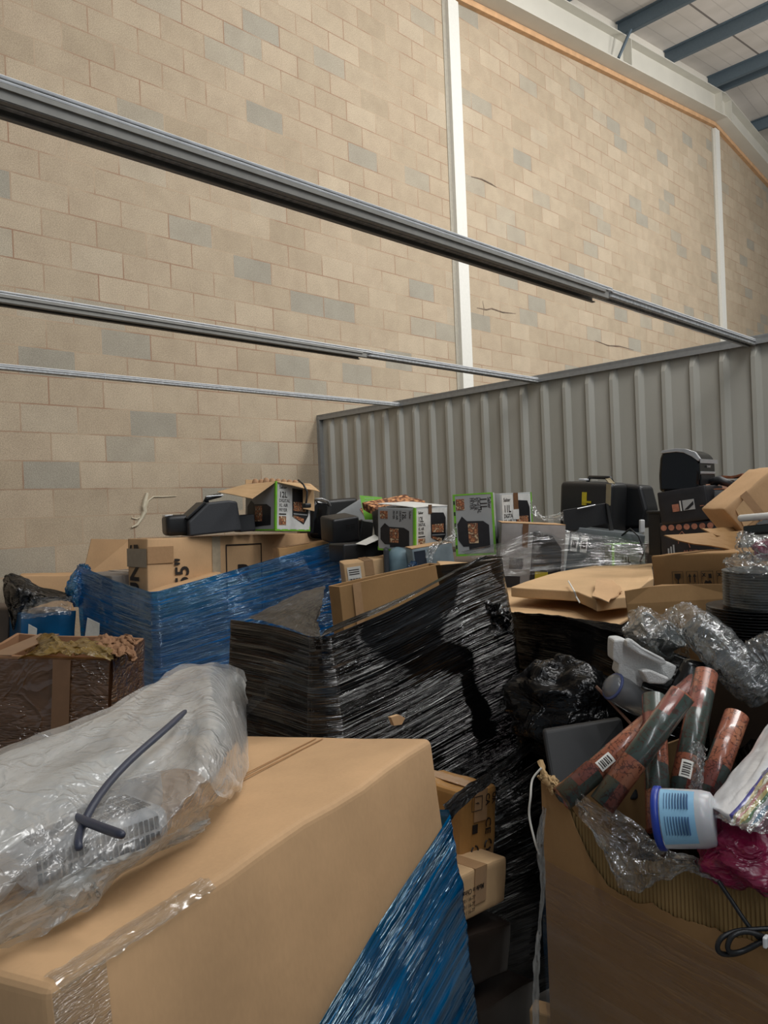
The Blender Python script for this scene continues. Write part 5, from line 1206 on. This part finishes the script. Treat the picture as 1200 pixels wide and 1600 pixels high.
# plastic tub with blue rim lying on its side
ta, tb = P(1030, 1278, 1.24), P(1118, 1280, 1.20)
z = (tb-ta).normalized(); x = z.cross(fwd).normalized(); y = z.cross(x); L = (tb-ta).length
Mt = Matrix(((x.x, y.x, z.x, ta.x), (x.y, y.y, z.y, ta.y), (x.z, y.z, z.z, ta.z), (0, 0, 0, 1)))
root = empty('plastic_tub', 'translucent plastic tub with blue rim and pale blue label lying on its side', 'tub', Mt)
k = NT('frosted_tub'); k.b.inputs['Base Color'].default_value = (*lin((226, 228, 232)), 1); k.b.inputs['Roughness'].default_value = .3; k.b.inputs['Transmission Weight'].default_value = .35; k.b.inputs['Subsurface Weight'].default_value = .2; TUBM = k.m
rr = .047
MB().lathe([(rr*.98, 0), (rr*.97, L*.3), (rr*.93, L*.8), (rr*.86, L*.96), (rr*.74, L)], 40).build('body', TUBM, root, smooth=True)
MB().lathe([(rr*1.0, -.004), (rr*1.06, -.002), (rr*1.06, .006), (rr*1.0, .008)], 40).build('blue_rim', plain('cobalt_rim', (36, 62, 158), .35), root, smooth=True)
cdv = Mt.to_3x3().inverted() @ (CAM-ta); ang = math.atan2(cdv.y, cdv.x)
def tfn(u, v): t = ang-1.15+u*2.1; r_ = (rr*.985-.004*v)+.0018; return Vector((r_*math.cos(t), r_*math.sin(t), L*(.12+.6*v)))
tlab = MB().grid(tfn, 20, 4).build('label', plain('sky_label', (140, 190, 222), .4), root, smooth=True)
for i in range(9):
    for j in range(2):
        def lf_(u, v, i=i, j=j): t = ang-.9+.85*j+u*.6; r_ = (rr*.985-.004*v)+.0026; return Vector((r_*math.cos(t), r_*math.sin(t), L*(.2+.05*i)+v*.0014))
        MB().grid(lf_, 8, 1).build('label_line', plain('label_ink', (58, 88, 130), .5), tlab)
# pack of coloured tissue in clear film
q = [P(1108, 1262, 1.24), P(1176, 1285, 1.12), P(1240, 1180, 1.22), P(1240, 1110, 1.34), P(1196, 1140, 1.36)]
root = empty('tissue_pack', 'clear pack of white and rainbow striped tissue at the right edge', 'pack', Matrix.Translation(P(1180, 1230, 1.22)))
k = NT('tissue_stripes'); tc = k.add('ShaderNodeTexCoord'); sp = k.add('ShaderNodeSeparateXYZ'); k.link(tc.outputs['UV'], sp.inputs[0])
r_ = k.add('ShaderNodeValToRGB'); k.link(sp.outputs[0], r_.inputs[0]); r_.color_ramp.interpolation = 'CONSTANT'; e = r_.color_ramp.elements
cols = [(0, (226, 226, 226)), (.50, (60, 60, 140)), (.54, (196, 176, 120)), (.60, (200, 90, 60)), (.66, (214, 190, 80)), (.71, (80, 140, 90)), (.75, (226, 226, 230)), (.80, (110, 170, 210)), (.85, (230, 230, 232)), (.92, (170, 60, 110))]
e[0].color = (*lin(cols[0][1]), 1); e[1].position = cols[1][0]; e[1].color = (*lin(cols[1][1]), 1)
for p_, c_ in cols[2:]: z = e.new(p_); z.color = (*lin(c_), 1)
k.link(r_.outputs[0], k.b.inputs['Base Color']); k.b.inputs['Roughness'].default_value = .35; k.b.inputs['Coat Weight'].default_value = .8; k.b.inputs['Coat Roughness'].default_value = .1
f = k.noise(9, detail=5, dist=1); k.link(k.bump(f, .6, .01), k.b.inputs['Normal'])
R4 = [[P(1108, 1258, 1.235), P(1150, 1210, 1.27), P(1200, 1142, 1.33), P(1235, 1095, 1.38)], [P(1128, 1272, 1.17), P(1170, 1222, 1.21), P(1215, 1155, 1.26), P(1248, 1110, 1.3)], [P(1155, 1284, 1.14), P(1195, 1235, 1.18), P(1238, 1170, 1.23), P(1260, 1130, 1.26)], [P(1180, 1290, 1.15), P(1222, 1240, 1.19), P(1262, 1180, 1.25), P(1280, 1150, 1.28)]]
R4t = [[R4[j][i] for j in range(4)] for i in range(4)]
toloc(sheet('tissue', R4t, k.m, 40, 40, amp=.003, sc=5, wsolid=.012), root)
R5 = [[p-fwd*.035+(RT*((i-1.5)*.01)) for i, p in enumerate(r)] for r in R4t]
toloc(sheet('clear_sleeve', R5, CLEARBAG, 60, 60, amp=.006, sc=8), root)
# magenta bag
MAG = film('magenta_bag_film', (190, 40, 100), (150, 20, 72), .85, rough=.3, su=5, sv=5, bump=.4, dist=.01, wrinkle=10, gl=.7, dens=.3)
blob('magenta_bag', 'crumpled magenta plastic bag under the tissue pack at the right edge', 'bag', P(1185, 1325, 1.22), (.085, .10, .065), MAG, 4, .25, rz=math.atan2(ex.y, ex.x))
# clear film hanging over the torn rim
cfm = sheet('clear_film_sheet', [[P(905, 1242, 1.40), P(950, 1262, 1.36), P(1000, 1290, 1.33), P(1050, 1330, 1.28), P(1100, 1345, 1.24), P(1138, 1368, 1.2)], [P(900, 1258, 1.42), P(945, 1292, 1.36), P(995, 1322, 1.32), P(1040, 1338, 1.27), P(1095, 1350, 1.22), P(1135, 1372, 1.19)],
   [P(920, 1290, 1.38), P(950, 1335, 1.335), P(990, 1360, 1.30), P(1035, 1362, 1.26), P(1085, 1358, 1.22), P(1128, 1376, 1.18)], [P(945, 1310, 1.36), P(960, 1370, 1.32), P(990, 1392, 1.295), P(1030, 1372, 1.26), P(1080, 1362, 1.215), P(1122, 1378, 1.185)]], CLEARBAG, 100, 50, amp=.008, sc=9, seed=2)
tag(cfm, 'crumpled clear plastic film hanging over the torn rim of the carton', 'plastic wrap')
# black cable coil
pts = [P(1122, 1376, 1.165), P(1145, 1410, 1.15), P(1165, 1440, 1.135), P(1185, 1465, 1.125), P(1205, 1470, 1.12)]
def sm(pts, n=8):
    out = []
    for i in range(len(pts)-1):
        p0, p1, p2, p3 = pts[max(i-1, 0)], pts[i], pts[i+1], pts[min(i+2, len(pts)-1)]
        for k_ in range(n): t = k_/n; out.append(.5*((2*p1)+(p2-p0)*t+(2*p0-5*p1+4*p2-p3)*t*t+(3*p1-p0-3*p2+p3)*t**3))
    return out+[pts[-1]]
root = empty('coiled_cable', 'coiled black cable hanging on the front of the torn carton', 'cable', Matrix.Translation(P(1165, 1460, 1.14)))
loc_mb(MB().tube(sm(pts), .0034, 8), root).build('lead', BLACK, root, smooth=True)
def loop(px, d): return loc_mb(MB().tube(sm([P(x, y, d-.0006*abs(x-1160)*.2) for x, y in px]), .0038, 8), root).build('loop', BLACK, root, smooth=True)
loop([(1215, 1450), (1180, 1452), (1150, 1455), (1128, 1465), (1121, 1480), (1128, 1490), (1150, 1490), (1175, 1480), (1195, 1468), (1215, 1462)], 1.13)
loop([(1215, 1475), (1190, 1462), (1165, 1456), (1145, 1462), (1137, 1478), (1142, 1488), (1160, 1486), (1185, 1474), (1215, 1466)], 1.122)
loc_mb(MB().box((0, 0, 0), (.014, .006, .016), Matrix.Translation(P(1197, 1471, 1.108))), root).build('white_tie', WHITE, root, bevel=.002)
# pale string and twisted film hanging left of the carton
STR = film('white_film_strip', (225, 225, 225), (160, 158, 152), .5, rough=.3, su=3, sv=20, bump=.5, gl=.6, dens=.2)
o = MB().tube(sm([P(846, 1200, 1.52), P(832, 1218, 1.52), P(829, 1245, 1.5), P(827, 1275, 1.5), P(836, 1315, 1.48), P(843, 1335, 1.47)]), .0022, 6).build('white_string', PAPER, smooth=True); tag(o, 'loose white string hanging from the corner of the torn carton', 'string')
o = sheet('twisted_film_strip', [[P(847, 1260, 1.49), P(853, 1262, 1.48)], [P(838, 1320, 1.46), P(850, 1320, 1.46)], [P(845, 1380, 1.44), P(852, 1380, 1.45)], [P(841, 1440, 1.43), P(846, 1440, 1.43)], [P(834, 1500, 1.41), P(843, 1500, 1.41)], [P(832, 1560, 1.4), P(842, 1560, 1.4)], [P(830, 1640, 1.38), P(843, 1640, 1.38)]], STR, 8, 90, amp=.003, sc=14); tag(o, 'long twisted strip of pale film hanging beside the torn carton', 'plastic wrap')
mb = MB().tube(sm([P(845, 1190, 1.54), P(848, 1200, 1.53), P(852, 1212, 1.52)]), .006, 6); o = mb.build('torn_card_scrap', cardboard('torn_paper', (176, 146, 104)), noisy=.006, nscale=60); tag(o, 'small torn card scrap above the corner of the torn carton', 'cardboard')
bb = MB().box((0, 0, .0), (.04, .08, .06)).build('wooden_block', wood, M=Matrix.Translation(P(862, 1600, 1.52)+Vector((0, 0, -.0))) @ Matrix.Rotation(.3, 4, 'Z'), bevel=.004); tag(bb, 'pale wooden block at the bottom left corner of the torn carton', 'wood')

# ============================================================ RIGHT: plates, cups, foam and bags
pq = P(1195, 1003, 1.78)
tag(MB().box((0, 0, (pq.z-.004)/2), (.20, .20, pq.z-.004)).build('black_carton', plain('film_and_shade_dark', (44, 36, 31), .35), M=Matrix.Translation((pq.x, pq.y, 0)), bevel=.008), 'dark narrow carton under the black plates', 'box')  # reuses the brown with shade darkened into it
RIGHTB = supp('tall dim carton behind the torn carton carrying the plates', inbox(.35, 1.05, 0).x-.0, inbox(.35, 1.05, 0).y-.45, inbox(.35, 1.05, 0).x+.5, inbox(.35, 1.05, 0).y+.0, 1.02)
def plates(name, lb, c, r, n, th, m, cat='plates'):
    root = empty(name, lb, cat, Matrix.Translation(c))
    for i in range(n):
        z = i*th; o = MB().lathe([(r*.62, z), (r*.70, z+.001), (r, z+th*1.6), (r, z+th*1.6+.0012), (r*.68, z+.003), (r*.6, z+.0025)], 48).build('plate', m, root, smooth=True)
    return root
pg = P(1205, 950, 1.80)
plates('grey_plates', 'stack of ribbed grey plates in clear film on the black plates', pg, .105, 14, .0062, plain('grey_plate', (108, 112, 112), .4))
pb = P(1195, 1003, 1.78)
plates('black_plates', 'stack of black plates below the grey plates at the right edge', pb, .125, 12, .0068, plain('black_plate', (26, 28, 30), .3))
cyl = sheet('clear_film', [[pg+RT*(-.11)+UP*.09-fwd*.02, pg+RT*(-.05)+UP*.095-fwd*.10, pg+UP*.10-fwd*.12, pg+RT*.1+UP*.1-fwd*.1], [pg+RT*(-.112)+UP*.04-fwd*.03, pg+RT*(-.06)+UP*.04-fwd*.11, pg+UP*.04-fwd*.125, pg+RT*.1+UP*.04-fwd*.11], [pg+RT*(-.11)-UP*.01-fwd*.03, pg+RT*(-.055)-UP*.012-fwd*.11, pg-UP*.01-fwd*.125, pg+RT*.1-UP*.01-fwd*.11]], CLEAR, 40, 20, amp=.004, sc=8)
tag(cyl, 'clear film wrapped round the grey plates', 'plastic wrap')
# clear and white packs above
o = sheet('clear_bowl_pack', [[P(1130, 872, 1.85), P(1155, 866, 1.85), P(1190, 868, 1.85), P(1230, 872, 1.85)], [P(1128, 880, 1.75), P(1160, 880, 1.70), P(1195, 885, 1.68), P(1230, 888, 1.68)], [P(1138, 892, 1.75), P(1165, 895, 1.70), P(1195, 903, 1.68), P(1230, 910, 1.68)], [P(1150, 896, 1.85), P(1170, 903, 1.82), P(1195, 912, 1.8), P(1230, 918, 1.8)]], CLEARBAG, 50, 40, amp=.008, sc=9, seed=6); tag(o, 'rolled clear plastic pack lying on the grey plates', 'plastic wrap')
FW = plain('white_foam_pack', (226, 222, 214), .35, bump=.2)
M, w_, d_, h_ = frame(P(1150, 805, 1.95), P(1240, 797, 1.85), .2, .018, 0)
o = MB().box((0, 0, h_/2), (w_, d_, h_)).build('white_plate_pack', FW, M=M, bevel=.008, bseg=3, smooth=True); tag(o, 'flat white pack on top of the heap at the right edge', 'pack')
M, w_, d_, h_ = frame(P(1160, 822, 1.95), P(1240, 818, 1.85), .2, .02, 0)
o = MB().box((0, 0, h_/2), (w_, d_, h_)).build('black_tray', plain('charcoal_tray', (46, 54, 54), .5), M=M, bevel=.004); tag(o, 'thin charcoal tray under the topmost white pack', 'tray')
M, w_, d_, h_ = frame(P(1166, 834, 1.95), P(1240, 834, 1.85), .2, .035, 0)
o = MB().box((0, 0, h_/2), (w_, d_, h_)).build('white_cup_pack', plain('off_white_pack', (190, 188, 178), .5), M=M, bevel=.008, bseg=3); tag(o, 'off white pack under the charcoal tray', 'pack')
blob('magenta_bundle', 'small magenta bundle inside clear film at the right edge', 'bag', P(1205, 858, 1.9), (.05, .04, .03), MAG, 8, .2)
o = sheet('clear_bag', [[P(1152, 835, 1.80), P(1165, 832, 1.8), P(1200, 840, 1.78)], [P(1150, 850, 1.78), P(1170, 852, 1.75), P(1210, 855, 1.74)], [P(1158, 872, 1.78), P(1175, 878, 1.75), P(1215, 880, 1.74)]], CLEARBAG, 40, 30, amp=.01, sc=8, seed=9); tag(o, 'loose clear bag hanging below the white packs at the right edge', 'plastic bag')
# bag with grey cup shapes
GC = plain('grey_cups', (112, 116, 116), .45)
cb = empty('clear_bag', 'clear bag of grey tubs above the broken polystyrene', 'plastic bag', Matrix.Translation(P(1020, 1000, 1.85)))
toloc(sheet('film', [[P(978, 958, 1.95), P(1000, 950, 1.95), P(1030, 955, 1.95), P(1055, 944, 1.95), P(1066, 970, 1.9)], [P(975, 985, 1.82), P(1000, 980, 1.75), P(1030, 980, 1.74), P(1052, 978, 1.78), P(1068, 985, 1.85)], [P(978, 1010, 1.80), P(1005, 1010, 1.74), P(1030, 1012, 1.73), P(1055, 1010, 1.76), P(1075, 1012, 1.82)], [P(1000, 1030, 1.85), P(1015, 1038, 1.8), P(1035, 1042, 1.8), P(1060, 1038, 1.8), P(1080, 1030, 1.85)]], CLEARBAG, 60, 50, amp=.012, sc=8, seed=4), cb)
for (x, y, r) in ((1005, 985, .035), (1038, 1000, .04), (1022, 1020, .035)):
    m_ = Matrix.Translation(P(x, y, 1.87)) @ Matrix.Rotation(.9, 4, 'X')
    mb = MB().lathe([(r*.7, -.04), (r*.9, .02), (r, .03), (r*.8, .03), (r*.65, -.03)], 24, m_); loc_mb(mb, cb).build('tub', GC, cb, smooth=True)
# sleeve of stacked clear cups
sl = empty('cup_sleeve', 'long sleeve of stacked clear plastic cups slanting down to the right', 'cups', Matrix.Translation(P(1130, 1030, 1.65)))
def crosstube(name, path, rad, m, parent, amp=.006, seg=40, nl=80, seed=0):
    path = sm([Vector(p) for p in path], 10); n = len(path)-1
    def fn(u, v):
        i = min(int(v*n), n-1); f = v*n-i; p = path[i].lerp(path[i+1], f); t = (path[i+1]-path[i]).normalized(); a = t.cross(fwd).normalized(); b = t.cross(a)
        an = u*2*math.pi; r = rad(v)*(1+.0*u); q = Vector((math.cos(an)*3, math.sin(an)*3, v*14+seed))
        return p+(a*math.cos(an)+b*math.sin(an))*(r+amp*noise.noise(q)+amp*.7*noise.noise(q*2.5))
    o = MB().grid(fn, seg, nl, 1, 3).build(name, m, None, smooth=True); return toloc(o, parent) if parent else o
crosstube('film', [P(1066, 962, 1.75), P(1095, 985, 1.68), P(1130, 1020, 1.62), P(1165, 1060, 1.58), P(1195, 1085, 1.56)], lambda v: .033+.012*math.sin(v*3), CLEARBAG, sl, seed=2)
cupm = film('clear_cup', (225, 228, 228), (150, 152, 152), .18, rough=.12, bump=.2, gl=1.0, dens=.05)
ca, cb_ = P(1085, 975, 1.72), P(1175, 1070, 1.6); zz = (cb_-ca).normalized(); xx = zz.orthogonal().normalized(); yy3 = zz.cross(xx)
for i in range(13):
    c_ = ca.lerp(cb_, i/13); Mx = Matrix(((xx.x, yy3.x, zz.x, c_.x), (xx.y, yy3.y, zz.y, c_.y), (xx.z, yy3.z, zz.z, c_.z), (0, 0, 0, 1)))
    loc_mb(MB().lathe([(.035, 0), (.036, .003), (.028, .05), (.027, .05), (.034, .001)], 28, Mx), sl).build('cup', cupm, sl, smooth=True)
crosstube_o = crosstube('clear_film_tail', [P(1165, 1035, 1.6), P(1195, 1020, 1.58), P(1230, 1012, 1.56)], lambda v: .03+.015*v, CLEARBAG, None, seed=7); tag(crosstube_o, 'gathered clear bag at the right edge beside the cup sleeve', 'plastic bag')
# broken polystyrene
def chunk(lb, px, d, th, seed, grp='broken polystyrene pieces'):
    mb = MB(); mb.seed = seed; mb.prism([P(x, y, d+(.0006*(y-1000))*0) for x, y in px], fwd*th)
    o = mb.build('polystyrene_piece', FOAM, bevel=.004, bseg=2, sub=2, noisy=.004, nscale=25); tag(o, lb, 'polystyrene', grp)
chunk('broken white polystyrene piece with a ragged left edge, largest of three', [(960, 1000), (974, 998), (984, 1004), (1012, 1018), (1042, 1036), (1058, 1042), (1048, 1062), (1035, 1070), (1005, 1066), (1002, 1076), (982, 1072), (966, 1052), (968, 1038), (958, 1032)], 1.66, .05, 1)
chunk('rounded white polystyrene bar lying on the broken pieces', [(978, 1003), (986, 1000), (1040, 1030), (1044, 1038), (1036, 1041), (980, 1012)], 1.63, .025, 2)
chunk('smaller white polystyrene shard below the large broken piece', [(1003, 1050), (1015, 1048), (1045, 1060), (1040, 1070), (1012, 1070)], 1.62, .03, 3)
# clear domed container
root = empty('clear_dome_tub', 'clear domed plastic container with blue rim below the polystyrene', 'tub', Matrix.Translation(P(985, 1095, 1.70)))
k = NT('smoky_plastic'); k.b.inputs['Base Color'].default_value = (*lin((150, 152, 154)), 1); k.b.inputs['Roughness'].default_value = .2; k.b.inputs['Transmission Weight'].default_value = .5
ca, cb_ = P(954, 1070, 1.66), P(1008, 1102, 1.68); zz = (cb_-ca).normalized(); xx = zz.cross(fwd).normalized(); yy3 = zz.cross(xx)
Mx = Matrix(((xx.x, yy3.x, zz.x, ca.x), (xx.y, yy3.y, zz.y, ca.y), (xx.z, yy3.z, zz.z, ca.z), (0, 0, 0, 1))); L = (cb_-ca).length
loc_mb(MB().lathe([(.012, -.008), (.022, -.004), (.03, .008), (.033, .03), (.031, L)], 36, Mx), root).build('dome', k.m, root, smooth=True)
loc_mb(MB().lathe([(.029, .004), (.0315, .005), (.0325, .008), (.030, .009)], 36, Mx), root).build('blue_rim', plain('slate_blue_rim', (72, 84, 130), .35), root, smooth=True)
